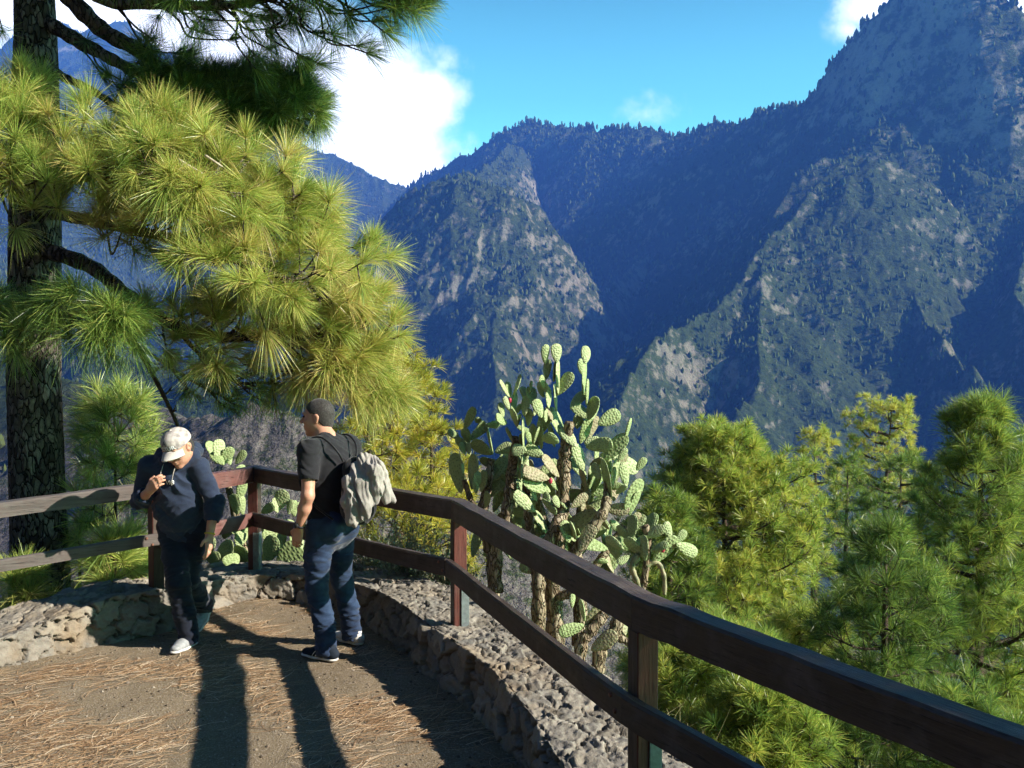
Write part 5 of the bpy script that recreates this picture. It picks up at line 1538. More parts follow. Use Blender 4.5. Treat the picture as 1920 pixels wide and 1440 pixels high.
M_SKIN = skin_mat('skin', (.52, .29, .20))
M_HAIR = cloth_mat('short_dark_hair', (.014, .011, .010), (.085, .078, .075), 160, 420, .6, .8)
M_TEE = cloth_mat('black_cotton', (.014, .014, .017), (.026, .026, .032))
M_DENIM = cloth_mat('blue_denim', (.012, .024, .058), (.040, .070, .140), 11, 500, .85, .75)
M_NAVY = cloth_mat('navy_fleece', (.020, .030, .060), (.034, .048, .085))
M_DKJEAN = cloth_mat('dark_navy_denim', (.008, .010, .020), (.020, .028, .050), 12, 500, .85)
M_BLACK = cloth_mat('black_nylon', (.010, .010, .012), (.020, .020, .024), 30, 500, .5)
M_BEIGE = cloth_mat('beige_grey_cloth', (.31, .285, .26), (.38, .35, .32))
M_CAP = cloth_mat('pale_cap_canvas', (.50, .455, .43), (.58, .53, .50), 25, 500)
_t = NT('plaid_cap_canvas'); _v = _t.coord('Object'); _w1 = _t.node('ShaderNodeTexWave'); _t.l.new(_v, _w1.inputs['Vector']); _w1.inputs['Scale'].default_value = 9; _w1.bands_direction = 'X'
_w2 = _t.node('ShaderNodeTexWave'); _t.l.new(_v, _w2.inputs['Vector']); _w2.inputs['Scale'].default_value = 9; _w2.bands_direction = 'Z'
_pl = _t.math('ADD', _t.ramp(_w1.outputs['Fac'], [(.62, 0), (.82, .5)]), _t.ramp(_w2.outputs['Fac'], [(.62, 0), (.82, .5)]))
_b = _t.ramp(_t.noise(_v, 16, 3), [(.5, 0), (.66, 1)])
_t.base(_t.mix(_t.math('MULTIPLY', _b, .75), _t.mix(_pl, (.46, .42, .395), (.36, .32, .305)), (.16, .14, .138))); _t.rough(.9, .1); M_PLAID = _t.m
M_CAPD = cloth_mat('dark_cap_print', (.10, .085, .085), (.14, .12, .12))
M_WHITE = simple_mat('off_white_rubber', (.62, .60, .57), .7, .3, .12, 60)
M_SHOE = simple_mat('dark_suede', (.012, .018, .030), .85, .2, .3, 60)
M_GREYSHOE = simple_mat('grey_leather', (.26, .27, .28), .6, .4, .3, 50)
M_EYE = simple_mat('eye', (.05, .035, .03), .2, .5, .1)
M_PRINT = simple_mat('white_print', (.80, .80, .80), .7, .2, .05)
M_YELLOW = simple_mat('yellow_band', (.55, .40, .03), .5, .4, .1)


def wr(a, b, amp, sc, seed):
    def fn(V):
        u = V[:, 0] * a[0] + V[:, 1] * a[1] + V[:, 2] * a[2]; v = V[:, 0] * b[0] + V[:, 1] * b[1] + V[:, 2] * b[2]
        sc_ = sc * 1.35; u = u * 1.35; v = v * 1.35
        w = u * sc + .35 * vnoise(u * sc * .6 + 3, v * sc * 1.7, seed + 5)
        n = vnoise(w, v * sc, seed) + .35 * vnoise(w * 2.1 + 7, v * sc * 1.6, seed + 1)
        m = np.clip(.55 + 1.2 * vnoise(u * sc * .45 + 11, v * sc * .45, seed + 2), .1, 1.2)
        return 1.5 * amp * m * (.50 - 2.0 * np.abs(n))
    return fn


def text_on(txt, size, origin, xdir, ydir, target, mat, parent, org, name='lettering', off=.002, bold=0.0):
    """lettering laid on a garment: flat glyphs pressed onto the surface under them"""
    from mathutils.bvhtree import BVHTree
    cu = bpy.data.curves.new('lettering', 'FONT'); cu.body = txt; cu.size = size; cu.align_x = 'CENTER'; cu.align_y = 'CENTER'; cu.offset = bold; cu.resolution_u = 3
    tmp = bpy.data.objects.new('lettering_tmp', cu); COL.objects.link(tmp)
    dg = bpy.context.evaluated_depsgraph_get(); me = bpy.data.meshes.new_from_object(tmp.evaluated_get(dg))
    bpy.data.objects.remove(tmp)
    import bmesh
    bm = bmesh.new(); bm.from_mesh(me); bmesh.ops.triangulate(bm, faces=bm.faces[:]); bmesh.ops.subdivide_edges(bm, edges=bm.edges[:], cuts=2, use_grid_fill=True); bm.to_mesh(me); bm.free()
    tm = target.data; bvh = BVHTree.FromPolygons([v.co[:] for v in tm.vertices], [p.vertices[:] for p in tm.polygons])
    xd = np.array(xdir, float); xd /= np.linalg.norm(xd); yd = np.array(ydir, float); yd = yd - xd * (yd @ xd); yd /= np.linalg.norm(yd); nd = np.cross(xd, yd)
    for v in me.vertices:
        p = np.array(origin) - org + xd * v.co.x + yd * v.co.y
        h = bvh.ray_cast(Vector(p + nd * .12), Vector(-nd), .3)
        v.co = (h[0] + h[1] * off) if h[0] is not None else Vector(p)
    me.materials.clear(); me.materials.append(mat)
    return link(name, me, mat, parent)


def shoe(parent, org, heel, toe, up, sole_mat, top_mat, ankle_h=.085, stripes=False, side=None):
    """returns one shoe object with a sole child; heel and toe are ground points"""
    heel, toe = np.array(heel, float), np.array(toe, float); d = toe - heel; L = np.linalg.norm(d); d /= L
    up = np.array(up, float); up = up - d * (up @ d); up /= np.linalg.norm(up); s = np.cross(up, d)
    lo = np.minimum(heel, toe) - .12; hi = np.maximum(heel, toe) + .14
    f = Field(lo, hi, .004)
    pt = lambda a, b, c: heel + d * a * L + s * b + up * c
    f.ell(pt(.16, 0, .050), (d, s, up), (.055, .036, .042), 0)
    f.cone(pt(.12, 0, .040), pt(.60, 0, .040), .036, .040, .03, (up, .85)); f.cone(pt(.60, 0, .036), pt(.88, .004, .032), .042, .034, .03, (up, .75))
    f.cone(pt(.18, 0, .06), pt(.20, 0, ankle_h), .036, .037, .02); f.cone(pt(.40, 0, .060), pt(.26, 0, ankle_h), .022, .030, .03)
    f.cut(pt(0, 0, .018), -up)
    o = finish(f, 'shoe', top_mat, parent, 2, None, org)
    g = Field(lo, hi, .004); g.cone(pt(.12, 0, .012), pt(.60, 0, .012), .040, .044, .02, (up, .36)); g.cone(pt(.60, 0, .012), pt(.90, .004, .014), .046, .036, .02, (up, .36))
    g.cut(pt(0, 0, .024), up)
    finish(g, 'sole', sole_mat, o, 1, None, org)
    if stripes:
        m = MB(); sg = side
        for a in (.36, .45, .54):
            b0, b1 = pt(a + .05, sg * .0445, .026) - org, pt(a - .05, sg * .034, .066) - org
            mid = (b0 + b1) / 2 + s * sg * .004
            m.tube([b0, mid, b1], [.0065, .0065, .0055], 6, True, .5)
        m.build('stripes', M_PRINT, o, smooth=True)
    m = MB()
    for a in (.42, .50, .58):
        c_ = pt(a, 0, .078 - .045 * (a - .40) * 2.2) - org
        m.tube([c_ - s * .022 - up * .006, c_ + up * .004, c_ + s * .022 - up * .006], .0028, 5)
    m.build('laces', M_PRINT if not stripes else M_GREYSHOE, o, smooth=True)
    return o


# ---------------- man in the black T-shirt, turned away to the left
f, l, u = frame((-.84, .54)); O = np.array((P(622, 1238, 6.46)[0], 6.46, float(ground_z(np.array([-1.2]), np.array([6.5]))[0])))
W = lambda a, b, z: O + f * a + l * b + np.array((0, 0, z))
tee = empty('person', O); tag(tee, 'man in black T-shirt and blue jeans standing in profile with a wristwatch', 'person')
lo, hi = O + (-.62, -.55, -.05), O + (.62, .60, 1.82)
fh, lh, uh = frame((-.985, .10, -.04)); hc = W(.115, 0, 1.600)
sh = {1: W(.01, .195, 1.395), -1: W(.01, -.195, 1.40)}
el = {1: W(-.045, .262, 1.112), -1: W(.02, -.27, 1.12)}
wrp = {1: W(.052, .245, .890), -1: W(.14, -.24, .90)}
hipj = {1: W(.0, .092, .885), -1: W(.0, -.092, .885)}
knee = {1: W(.035, .105, .475), -1: W(.075, -.185, .47)}
ank = {1: W(-.055, .100, .085), -1: W(.05, -.262, .085)}
B = Field(lo, hi, .005)
head_prims(B, hc, fh, lh, uh)
B.cone(hc - uh * .055 - fh * .018, W(.035, 0, 1.435), .058, .066, .02)
B.chain([W(.03, 0, 1.44), W(.0, 0, 1.25), W(.01, 0, 1.05), W(.0, 0, .92)], [.07, .115, .11, .115], .05, (f, .85))
for s_ in (1, -1):
    B.chain([W(.02, .06 * s_, 1.42), sh[s_]], [.05, .055], .04)
    B.chain([sh[s_], el[s_]], [.052, .041], .02); B.chain([el[s_], el[s_] * .62 + wrp[s_] * .38, wrp[s_]], [.040, .041, .026], .02)
    B.chain([hipj[s_], knee[s_], ank[s_]], [.075, .05, .035], .02)
hand_prims(B, wrp[1], W(.085, .235, .80) - wrp[1], -l + f * .25, f - l * .1, (.28, .34, .40, .48), .25)
hand_prims(B, wrp[-1], W(.17, -.235, .80) - wrp[-1], l + f * .2, f + l * .1, (.3, .35, .4, .5), .25)
finish(B, 'body', M_SKIN, tee, 2, None, O)
# hair
H = Field(hc - .2, hc + .2, .004)
H.ell(hc + fh * -.013 + uh * .031, (fh, lh, uh), (.1035, .0805, .1015), 0); H.ell(hc - fh * .040 - uh * .035, (fh, lh, uh), (.062, .066, .055), .03)
nh = -.72 * fh + .69 * uh; H.cut(hc + fh * .066 + uh * .066, -nh / np.linalg.norm(nh) )
H.ell(hc + fh * .022 + lh * .088 - uh * .012, (fh, lh, uh), (.034, .035, .050), .004, 'sub'); H.ell(hc + fh * .022 - lh * .088 - uh * .012, (fh, lh, uh), (.034, .035, .050), .004, 'sub')
finish(H, 'hair', M_HAIR, tee, 1, wr((1, .3, .5), (.2, 1, -.6), .0016, 60, 3), O)
for s_ in (1, -1):
    m = MB(); c = hc + fh * .086 + lh * .031 * s_ + uh * .013 - O
    m.tube([c - lh * .011, c - lh * .006 + fh * .004, c + lh * .006 + fh * .004, c + lh * .011], [.003, .0075, .0075, .003], 8); m.build('eye', M_EYE, tee, smooth=True)
    m = MB(); c = hc + fh * .094 + lh * .032 * s_ + uh * .036 - O
    m.tube([c - lh * .022 - fh * .006, c + fh * .002 + uh * .003, c + lh * .022 - fh * .008], [.003, .0045, .003], 6, True, .7); m.build('eyebrow', M_HAIR, tee, smooth=True)
# T-shirt
S_ = Field(lo, hi, .006)
S_.chain([W(.035, 0, 1.435), W(.005, 0, 1.28)], [.082, .148], .05, (f, .80))
S_.chain([W(.005, 0, 1.30), W(.02, 0, 1.12), W(.015, 0, .95), W(.005, 0, .835)], [.158, .152, .150, .156], .05, (f, .76))
S_.ell(W(.06, 0, 1.05), (f, l, u), (.105, .14, .13), .06)
for s_ in (1, -1):
    S_.cone(W(.02, .05 * s_, 1.425), sh[s_], .060, .070, .05)
    e_ = sh[s_] * .32 + el[s_] * .68
    S_.cone(sh[s_], e_, .073, .066, .035)
S_.cut(W(.01, 0, .80), -u)
ca = sh[1] * .32 + el[1] * .68; da = el[1] - sh[1]; da /= np.linalg.norm(da)
# open sleeve ends: hollow just round the arm
for s_ in (1, -1):
    c = sh[s_] * .32 + el[s_] * .68; d_ = el[s_] - sh[s_]; d_ /= np.linalg.norm(d_)
    S_.cone(c + d_ * .035, c + d_ * .14, .075, .09, .004, mode='sub'); S_.cone(c - d_ * .02, c + d_ * .1, .054, .056, .004, mode='sub')
fold1 = wr((1.0, 1.0, 2.0), (1.0, -.6, -.5), .0110, 4.2, 12); fold2 = wr((1, -1, 2.2), (.8, .6, -.3), .0050, 7.0, 15)
finish(S_, 't_shirt', M_TEE, tee, 2, lambda V: fold1(V) + fold2(V), O)
# jeans
J = Field(lo, hi, .006)
J.chain([W(.0, 0, .93), W(-.01, 0, .86)], [.146, .150], .04, (f, .78))
for s_ in (1, -1):
    J.ell(W(-.075, .075 * s_, .87), (f, l, u), (.085, .085, .10), .04)
    J.chain([hipj[s_] - u * .02, knee[s_] * .5 + hipj[s_] * .5 + f * .012, knee[s_], ank[s_] * .55 + knee[s_] * .45 - f * .012, ank[s_] - u * .02 + f * .006], [.104, .086, .070, .066, .066], .03)
    J.cut(np.array((0, 0, O[2] + .035)), np.array((0, 0, -1.)))
fold3 = wr((.8, .6, 2.6), (1.0, -1.0, .5), .0120, 3.6, 22); fold4 = wr((-.8, .8, 3.0), (.8, -1.2, .4), .0060, 6.0, 25)
finish(J, 'jeans', M_DENIM, tee, 2, lambda V: fold3(V) * np.clip(1.25 - np.abs(V[:, 2] - O[2] - .45), .4, 1) + fold4(V) * (1 + 1.2 * (V[:, 2] < O[2] + .25)), O)
gz = O[2]
shoe(tee, O, W(-.135, .098, .004), W(.150, .112, .004), u, M_WHITE, M_SHOE, .095, True, 1)
shoe(tee, O, W(-.03, -.262, .004), W(.245, -.30, .004), u, M_WHITE, M_WHITE, .095)
# watch
m = MB(); c = wrp[1] - O + (el[1] - wrp[1]) * .10; ax = el[1] - wrp[1]; ax /= np.linalg.norm(ax); e1 = np.cross(ax, f); e1 /= np.linalg.norm(e1); e2 = np.cross(ax, e1)
ring = [c + (e1 * math.cos(a) + e2 * math.sin(a)) * .0325 for a in np.linspace(0, 2 * math.pi, 21)]
m.tube(ring, .0085, 6, False); m.tube([c + l * .030, c + l * .044], .017, 12); m.build('wristwatch', M_BLACK, tee, smooth=True)

# ---------------- backpack and the jacket over it
bo = W(-.235, 0, .98); pack = empty('backpack', bo); tag(pack, 'thin black drawstring backpack on the back of the man in the black T-shirt', 'backpack')
K = Field(bo - .45, bo + .62, .006)
K.ell(W(-.225, -.01, 1.10), (f, l, u), (.075, .130, .19), 0); K.ell(W(-.24, -.01, 1.02), (f, l, u), (.085, .135, .115), .05); K.ell(W(-.20, -.01, 1.28), (f, l, u), (.055, .10, .07), .05)
finish(K, 'bag', M_BLACK, pack, 2, wr((1, 1, .3), (.2, .2, 1), .010, 7, 31), bo)
for s_ in (1, -1):
    m = MB(); pts = [W(-.165, .06 * s_, 1.325), W(-.155, .085 * s_, 1.375), W(-.115, .115 * s_, 1.435), W(-.04, .130 * s_, 1.482), W(.045, .135 * s_, 1.472), W(.115, .145 * s_, 1.40), W(.135, .155 * s_, 1.28), W(.10, .178 * s_, 1.15), W(-.03, .185 * s_, 1.04), W(-.15, .14 * s_, .95)]
    m.tube(spline([p - bo for p in pts], 6), .0075, 7); m.build('strap', M_BLACK, pack, smooth=True)

jo = P(690, 915, 6.25); jk = empty('jacket', jo); tag(jk, 'pale beige grey jacket bunched and hanging over the black backpack', 'jacket')
JK = Field(jo - .32, jo + .36, .005)
def jp(x, y, Y): return P(x, y, Y)
JK.chain([jp(674, 866, 6.32), jp(664, 900, 6.24), jp(660, 940, 6.22), jp(664, 972, 6.22)], [.030, .055, .062, .052], .02)
JK.chain([jp(672, 866, 6.30), jp(652, 905, 6.27), jp(646, 945, 6.27)], [.025, .032, .022], .015)
JK.chain([jp(680, 866, 6.30), jp(684, 905, 6.20), jp(686, 945, 6.20), jp(684, 962, 6.22)], [.032, .050, .045, .034], .015)
JK.chain([jp(688, 864, 6.30), jp(702, 885, 6.20), jp(706, 915, 6.20), jp(702, 940, 6.22)], [.030, .042, .040, .022], .015)
JK.chain([jp(696, 864, 6.32), jp(712, 876, 6.24), jp(718, 905, 6.24), jp(724, 938, 6.25)], [.028, .032, .034, .022], .012)
JK.chain([jp(712, 878, 6.26), jp(726, 910, 6.27), jp(737, 940, 6.28)], [.024, .026, .016], .012)
JK.chain([jp(670, 864, 6.34), jp(684, 858, 6.32), jp(700, 866, 6.34)], [.022, .026, .024], .015)
JK.cone(jp(668, 978, 6.16), jp(664, 1000, 6.14), .030, .045, .006, mode='sub')
jf1 = wr((2.6, .8, .45), (.25, .25, .7), .032, 4.6, 41); jf2 = wr((3.0, .8, -.5), (.3, .3, .8), .009, 9, 44)
finish(JK, 'cloth', M_BEIGE, jk, 1, lambda V: jf1(V) + jf2(V), jo)

# ---------------- man in the cap and navy hoodie, walking towards the viewer looking down
f, l, u = frame((-.12, -.99)); O = np.array((P(345, 1225, 6.74)[0], 6.74, float(ground_z(np.array([-2.2]), np.array([6.6]))[0])))
capm = empty('person', O); tag(capm, 'man in navy hoodie and pale cap looking down with one hand at his chest', 'person')
lo, hi = O + (-.55, -.62, -.05), O + (.55, .58, 1.68)
fh = np.array((-.30, -.80, -.52)); fh /= np.linalg.norm(fh); lh = np.cross((0, 0, 1.), fh); lh /= np.linalg.norm(lh); lh = lh + np.array((0, 0, .10)); lh -= fh * (lh @ fh); lh /= np.linalg.norm(lh); uh = np.cross(fh, lh)
hc = W(.245, .092, 1.400)
sh = {1: W(.14, .185, 1.255), -1: W(.14, -.175, 1.26)}
el = {1: W(.07, .268, 1.005), -1: W(.10, -.262, 1.015)}
wrp = {1: W(.15, .262, .790), -1: W(.310, -.085, 1.115)}
hipj = {1: W(.0, .085, .845), -1: W(.0, -.080, .845)}
knee = {1: W(.0, .03, .455), -1: W(.15, .035, .455)}
ank = {1: W(-.33, -.015, .185), -1: W(.10, .085, .085)}
B = Field(lo, hi, .005)
head_prims(B, hc, fh, lh, uh)
B.cone(hc - uh * .055 - fh * .02, W(.15, .03, 1.30), .058, .065, .02)
B.chain([W(.14, 0, 1.29), W(.09, 0, 1.12), W(.02, 0, .90)], [.07, .115, .115], .05, (f, .85))
for s_ in (1, -1):
    B.chain([W(.14, .05 * s_, 1.28), sh[s_]], [.05, .05], .04); B.chain([sh[s_], el[s_], wrp[s_]], [.050, .041, .027], .02)
    B.chain([hipj[s_], knee[s_], ank[s_]], [.075, .05, .035], .02)
hand_prims(B, wrp[-1], W(.36, -.005, 1.185) - wrp[-1], -f + l * .3, u * .9 + l * -.3 - f * .2, (.55, .6, .65, .7), .35)
hand_prims(B, wrp[1], W(.20, .285, .67) - wrp[1], -l - f * .2, f - l * .1, (.3, .36, .42, .5), .25)
finish(B, 'body', M_SKIN, capm, 2, None, O)
for s_ in (1, -1):
    m = MB(); c = hc + fh * .086 + lh * .031 * s_ + uh * .013 - O
    m.tube([c - lh * .011, c - lh * .006 + fh * .004, c + lh * .006 + fh * .004, c + lh * .011], [.003, .0075, .0075, .003], 8); m.build('eye', M_EYE, capm, smooth=True)
H = Field(hc - .2, hc + .2, .005); H.ell(hc - fh * .014 + uh * .02, (fh, lh, uh), (.100, .0795, .10), 0); H.ell(hc - fh * .040 - uh * .035, (fh, lh, uh), (.062, .066, .055), .03)
nh = -.80 * fh + .6 * uh; H.cut(hc + fh * .028 + uh * .01, -nh / np.linalg.norm(nh)); H.cut(hc + uh * .035, uh)
H.ell(hc + fh * .02 + lh * .088 - uh * .01, (fh, lh, uh), (.034, .035, .05), .004, 'sub'); H.ell(hc + fh * .02 - lh * .088 - uh * .01, (fh, lh, uh), (.034, .035, .05), .004, 'sub')
finish(H, 'hair', M_HAIR, capm, 1, None, O)
# cap
Cp = Field(hc - .26, hc + .26, .004)
Cp.ell(hc - fh * .010 + uh * .040, (fh, lh, uh), (.110, .088, .098), 0); Cp.ell(hc + fh * .042 + uh * .078, (fh, lh, uh), (.052, .060, .048), .035)
Cp.cut(hc + uh * .030 - fh * .0, -uh); Cp.ell(hc - fh * .010 + uh * .024, (fh, lh, uh), (.100, .080, .084), .003, 'sub')
cap = finish(Cp, 'cap', M_PLAID, capm, 2, None, O)
bs = []; nb_, nr_ = 17, 8
for i in range(nr_ + 1):
    for j in range(nb_):
        a = math.radians(-68 + 136 * j / (nb_ - 1)); r0 = .092 + .064 * (i / nr_) * (max(math.cos(a * 1.22), 0) ** .5)
        q_ = fh * (math.cos(a) * r0 + .012) + lh * math.sin(a) * (.085 + .004 * i / nr_)
        bs.append(hc + q_ + uh * (.040 - .030 * (i / nr_) - .036 * (math.sin(a) ** 2) * (.5 + .5 * i / nr_)) - O)
top = np.array(bs); bot = top - uh * .005
V_ = np.vstack([top, bot]); n1 = len(top); Fb = []
for i in range(nr_):
    for j in range(nb_ - 1):
        a_, b_, c_, d_ = i * nb_ + j, i * nb_ + j + 1, (i + 1) * nb_ + j + 1, (i + 1) * nb_ + j
        Fb.append((a_, d_, c_, b_)); Fb.append((n1 + a_, n1 + b_, n1 + c_, n1 + d_))
per = [j for j in range(nb_)] + [(i + 1) * nb_ - 1 for i in range(1, nr_ + 1)] + [nr_ * nb_ + j for j in range(nb_ - 2, -1, -1)] + [i * nb_ for i in range(nr_ - 1, 0, -1)]
for a_, b_ in zip(per, per[1:] + per[:1]): Fb.append((a_, b_, n1 + b_, n1 + a_))
link('brim', mesh_np('brim', V_, np.array(Fb)), M_CAP, cap)
m = MB(); c = hc - fh * .004 + uh * .1375 - O; m.tube([c - uh * .004, c + uh * .004, c + uh * .006], [.010, .009, .004], 10); m.build('button', M_CAP, cap, smooth=True)
# dark print, seams and lettering on the cap front
for a in (-.9, 0.0, .9):
    m = MB(); pts = []
    for k in range(9):
        e = math.radians(4 + 84 * k / 8); q_ = fh * math.cos(a) * math.cos(e) * .1105 + lh * math.sin(a) * math.cos(e) * .0885 + uh * math.sin(e) * .0985
        sc_ = 1.0 + (.10 if (a == 0 and k < 7) else .0)
        pts.append(hc - fh * .010 + uh * .040 + q_ * (1.0 + (.045 * math.sin(e * 2) if a == 0 else 0)) - O)
    m.tube(pts, .0016, 5); m.build('seam', M_CAPD, cap, smooth=True)
tx_d = lh * 1.0; ty_d = uh - fh * .15
text_on('A', .046, hc + fh * .11 + uh * .104 - lh * .004, tx_d, uh - fh * .55, cap, M_CAPD, cap, O, 'emblem', .002, .001)
text_on('ACTUR', .036, hc + fh * .12 + uh * .064, tx_d, ty_d, cap, M_PRINT, cap, O, 'lettering', .0035, .0012)
text_on('ACTUR', .036, hc + fh * .12 + uh * .062 + lh * .0012, tx_d, ty_d, cap, M_CAPD, cap, O, 'lettering_outline', .002, .0034)
# hoodie
S_ = Field(lo, hi, .006)
S_.chain([W(.155, 0, 1.30), W(.12, 0, 1.18)], [.088, .150], .05, (f, .85))
S_.chain([W(.12, 0, 1.20), W(.09, 0, 1.06), W(.05, 0, .93), W(.02, 0, .855)], [.150, .152, .152, .146], .05, (f, .80))
S_.ell(W(.12, 0, .99), (f, l, u), (.075, .12, .12), .06)
for s_ in (1, -1):
    S_.cone(W(.14, .05 * s_, 1.285), sh[s_], .055, .066, .05)
    S_.cone(sh[s_], el[s_], .066, .058, .035)
cuff = {1: el[1] * .45 + wrp[1] * .55, -1: el[-1] * .50 + wrp[-1] * .50}
S_.chain([el[1], cuff[1]], [.064, .052], .02); S_.cone(el[1] * .8 + wrp[1] * .2 + f * .01, el[1] * .72 + wrp[1] * .28, .066, .064, .012)
S_.chain([el[-1], cuff[-1]], [.062, .050], .02)
for s_ in (1, -1):
    d_ = wrp[s_] - el[s_]; d_ /= np.linalg.norm(d_); S_.cone(cuff[s_] + d_ * .045, cuff[s_] + d_ * .16, .06, .07, .004, mode='sub'); S_.cone(cuff[s_] - d_ * .02, cuff[s_] + d_ * .1, .036, .036, .004, mode='sub')
# hood lying round the neck
S_.chain([W(.225, .115, 1.315), W(.15, .150, 1.345), W(.06, .115, 1.36), W(.03, .035, 1.365), W(.06, -.045, 1.36), W(.15, -.070, 1.345), W(.225, -.025, 1.315)], [.026, .036, .046, .052, .046, .036, .026], .03)
S_.cut(W(.02, 0, .815), -u)
S_.chain([W(.02, 0, .835), W(.021, 0, .825)], [.148, .148], .012, (f, .80))
hf1 = wr((1.2, .6, 2.0), (1.2, -.6, -.6), .0150, 3.6, 52); hf2 = wr((-1.2, .6, 2.2), (.9, .9, .3), .0080, 5.6, 55)
hoodie = finish(S_, 'hoodie', M_NAVY, capm, 2, lambda V: hf1(V) + hf2(V), O)
text_on('193', .042, W(.31, .03, 1.150), l, u + f * .2, hoodie, M_PRINT, hoodie, O, 'lettering', .003, .0004)
for s_ in (1, -1):
    m = MB(); m.tube(spline([W(.235, .03 + .045 * s_, 1.30) - O, W(.285, .03 + .045 * s_, 1.24) - O, W(.298, .03 + .040 * s_, 1.19) - O, W(.302, .03 + .038 * s_, 1.15) - O], 4), .003, 6); m.build('drawstring', M_BEIGE, hoodie, smooth=True)
# trousers
J = Field(lo, hi, .006)
J.chain([W(.01, 0, .90), W(.0, 0, .82)], [.150, .152], .04, (f, .80))
for s_ in (1, -1):
    J.ell(W(-.065, .07 * s_, .83), (f, l, u), (.08, .085, .10), .04)
    J.chain([hipj[s_] - u * .02, knee[s_] * .5 + hipj[s_] * .5, knee[s_], ank[s_] * .55 + knee[s_] * .45, ank[s_] + (ank[s_] - knee[s_]) * .06], [.102, .088, .073, .070, .070], .03)
J.cut(np.array((0, 0, O[2] + .035)), np.array((0, 0, -1.)))
tf1 = wr((.8, .6, 2.6), (1.0, -1.0, .5), .0120, 3.6, 62); tf2 = wr((-.8, .8, 3.0), (.8, -1.2, .4), .0060, 6.0, 65)
finish(J, 'trousers', M_DKJEAN, capm, 2, lambda V: tf1(V) + tf2(V), O)
shoe(capm, O, W(.02, .090, .004), W(.285, .055, .004), u, M_WHITE, M_GREYSHOE, .095)
h2 = W(-.42, -.012, .125); t2 = W(-.235, -.018, .004); up2 = np.cross(t2 - h2, l); up2 = up2 if up2[2] > 0 else -up2
d2 = (t2 - h2) / np.linalg.norm(t2 - h2); shoe(capm, O, t2 - d2 * .26, t2, up2, M_WHITE, M_GREYSHOE, .095)
m = MB(); c = wrp[1] - O + (el[1] - wrp[1]) * .06; ax = el[1] - wrp[1]; ax /= np.linalg.norm(ax); e1 = np.cross(ax, f); e1 /= np.linalg.norm(e1); e2 = np.cross(ax, e1)
m.tube([c + (e1 * math.cos(a) + e2 * math.sin(a)) * .031 for a in np.linspace(0, 2 * math.pi, 21)], .006, 6, False); m.build('wristband', M_YELLOW, capm, smooth=True)
# ------------------------------------------------------------------ shrubs, grass and extra pines outside the picture that shade its right edge
def leafy(name, c, R, n, leaf, seed, label, cat, mat, stemmat, group=None, narrow=.28, upness=.7):
    rng = np.random.default_rng(seed); root = empty(name, c); tag(root, label, cat, group)
    m = MB(); tips = []
    for k in range(n):
        a = rng.uniform(0, 6.28); q = rng.random() ** .5
        e = np.array((math.cos(a) * R[0] * q, math.sin(a) * R[1] * q, R[2] * rng.uniform(.45, 1) * (1 - .45 * q * q)))
        pts = spline([np.array((math.cos(a) * .05, math.sin(a) * .05, 0)), e * np.array((.45, .45, .5)) + rng.normal(0, .02, 3), e], 5)
        m.tube(pts, list(np.linspace(.006, .0018, len(pts))), 4)
        for j in range(2, len(pts)): tips.append((pts[j], pts[j] - pts[j - 1]))
    m.build('stems', stemmat, root, smooth=True)
    N = len(tips) * 5; P0 = np.repeat(np.array([t_[0] for t_ in tips]), 5, 0) + rng.normal(0, leaf * .45, (N, 3)); A0 = np.repeat(np.array([t_[1] / (np.linalg.norm(t_[1]) + 1e-9) for t_ in tips]), 5, 0)
    d = A0 * upness + rng.normal(0, .6, (N, 3)); d /= np.linalg.norm(d, axis=1, keepdims=True); s_ = np.cross(d, rng.normal(0, 1, (N, 3))); s_ /= np.linalg.norm(s_, axis=1, keepdims=True)
    L = leaf * rng.uniform(.6, 1.2, (N, 1)); w = L * narrow
    V = np.stack([P0, P0 + d * L * .5 + s_ * w * .5, P0 + d * L, P0 + d * L * .5 - s_ * w * .5], 1).reshape(-1, 3)
    link('leaves', mesh_np('leaves', V, np.arange(N)[:, None] * 4 + np.arange(4)[None], smooth=False, col=np.repeat(rng.random(N), 4)), mat, root)
    return root


M_LEAF = needle_mat('grey_green_leaf', [(0, (.05, .07, .035)), (.5, (.15, .18, .095)), (1, (.32, .34, .22))], .3)
M_LEAFD = needle_mat('dark_leaf', [(0, (.012, .022, .008)), (.5, (.035, .055, .016)), (1, (.08, .10, .03))], .25)
M_DRYST = simple_mat('dry_stem', (.26, .22, .16), .9, .1, .4, 30)
GS = 'grey green shrubs behind the wall'
for i, (x, y, Y, R, lab) in enumerate([(705, 1085, 8.3, (.42, .25, .78), 'grey green shrub behind the legs of the man with the backpack'), (775, 1095, 7.9, (.40, .25, .72), 'leafy grey green shrub just left of the red fence post'),
                                       (838, 1110, 7.6, (.28, .2, .55), 'small shrub at the foot of the red fence post by the bend')]):
    c = P(x, y, Y); leafy('shrub', (c[0], c[1], c[2] - .12), R, 70, .042, 80 + i, lab, 'shrub', M_LEAF, M_DRYST, GS)
for i, (x, y, Y, R, lab) in enumerate([(1560, 1300, 9.5, (.8, .6, .7), 'dark bush low on the bank between the small pines'), (1640, 1180, 14, (1.0, .8, .9), 'dark undergrowth bush below the dark shaded pine'), (1010, 1090, 9.2, (.4, .35, .45), 'dark green bush behind the prickly pear trunks')]):
    c = P(x, y, Y); zt = float(terrain_height(np.array([c[0]]), np.array([c[1]]))[0]); leafy('bush', (c[0], c[1], min(zt, c[2])), R, 110, .07, 90 + i, lab, 'bush', M_LEAFD, M_DRYST, 'dark bushes on the slope')

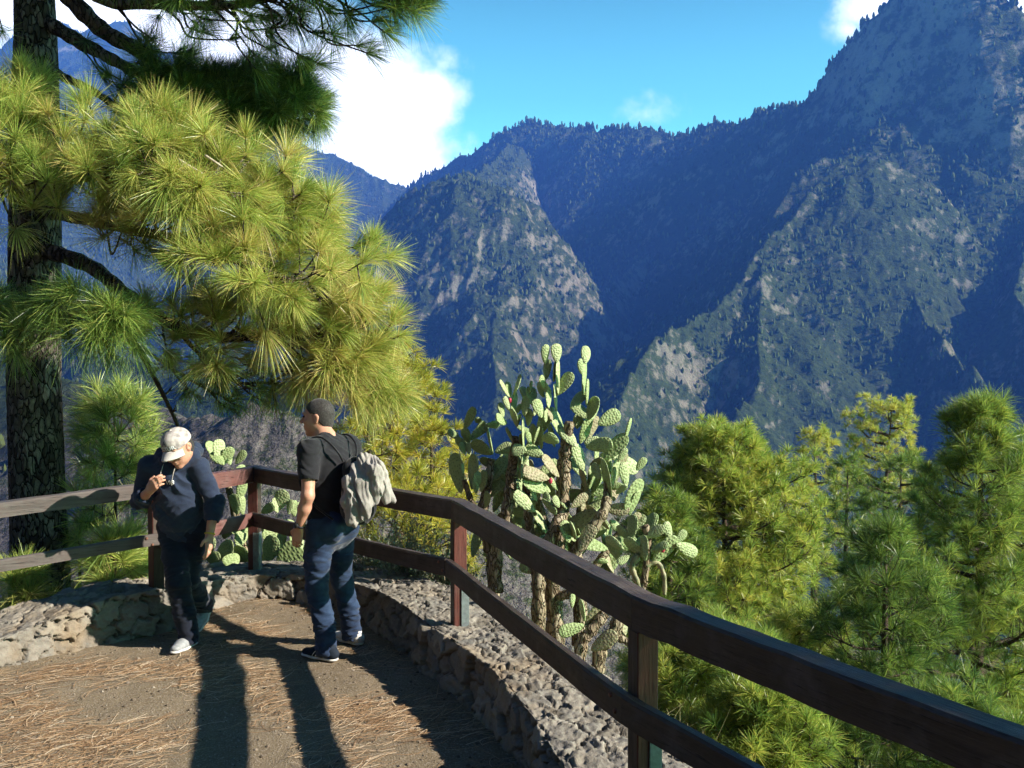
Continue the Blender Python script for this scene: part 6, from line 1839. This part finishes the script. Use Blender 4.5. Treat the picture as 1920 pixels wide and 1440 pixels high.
# dry grass along the outside of the wall
ng = 9000; gi = RNG.integers(0, len(ss), ng); dd_ = WALL_W + .05 + RNG.gamma(1.6, .16, ng)
gx_ = cx[gi] + nxo[gi] * dd_; gy_ = cyv[gi] + nyo[gi] * dd_
ok = (fbm(gx_ / .5, gy_ / .5, 3, 701) > -.12) & (gy_ > 1.8)
gx_, gy_ = gx_[ok], gy_[ok]; gz_ = terrain_height(gx_, gy_); n = len(gx_)
L = RNG.gamma(4, .035, n); a = RNG.uniform(0, 6.28, n); tl = np.abs(RNG.normal(0, .5, n))
d = np.stack([np.cos(a) * np.sin(tl), np.sin(a) * np.sin(tl), np.cos(tl)], -1); p0 = np.stack([gx_, gy_, gz_ - .01], -1)
s_ = np.cross(d, RNG.normal(0, 1, (n, 3))); s_ /= np.linalg.norm(s_, axis=1, keepdims=True)
p1 = p0 + d * L[:, None] * .55; p2 = p0 + d * L[:, None] + np.stack([np.cos(a), np.sin(a), -.4 + 0 * a], -1) * L[:, None] * .25
V = np.stack([p0 - s_ * .0016, p0 + s_ * .0016, p1 - s_ * .0013, p1 + s_ * .0013, p2 - s_ * .0004, p2 + s_ * .0004], 1).reshape(-1, 3)
b = np.arange(n)[:, None] * 6
t = NT('dry_grass'); at = t.node('ShaderNodeAttribute'); at.attribute_name = 'tint'
t.base(t.ramp(at.outputs['Fac'], [(0, (.10, .10, .035)), (.4, (.24, .19, .09)), (1, (.46, .38, .22))])); t.rough(.7, .2)
tag(link('dry_grass', mesh_np('dry_grass', V, np.vstack([b + np.array([[0, 1, 3, 2]]), b + np.array([[2, 3, 5, 4]])]), smooth=False, col=np.repeat(RNG.random(n), 6)), t.m), 'dry straw coloured grass along the outer foot of the stone wall', 'grass', kind='stuff')

for i, (x, y, H, env, lab) in enumerate([(6.3, .75, 0, [(.5, .9), (.8, 1.1), (1, .3)], 'tall pine standing outside the picture to the right of the near rail')]):
    z = float(terrain_height(np.array([x]), np.array([y]))[0])
    make_pine('pine_tree', None, None, env, 95 + i, lab, group=G, nb=34, nsub=9, sub_len=.6, L=.27, nn=46, width=.009, tint=.45, crown_from=.5, loc=(x, y, z), height=5.4 - z + i * .5)
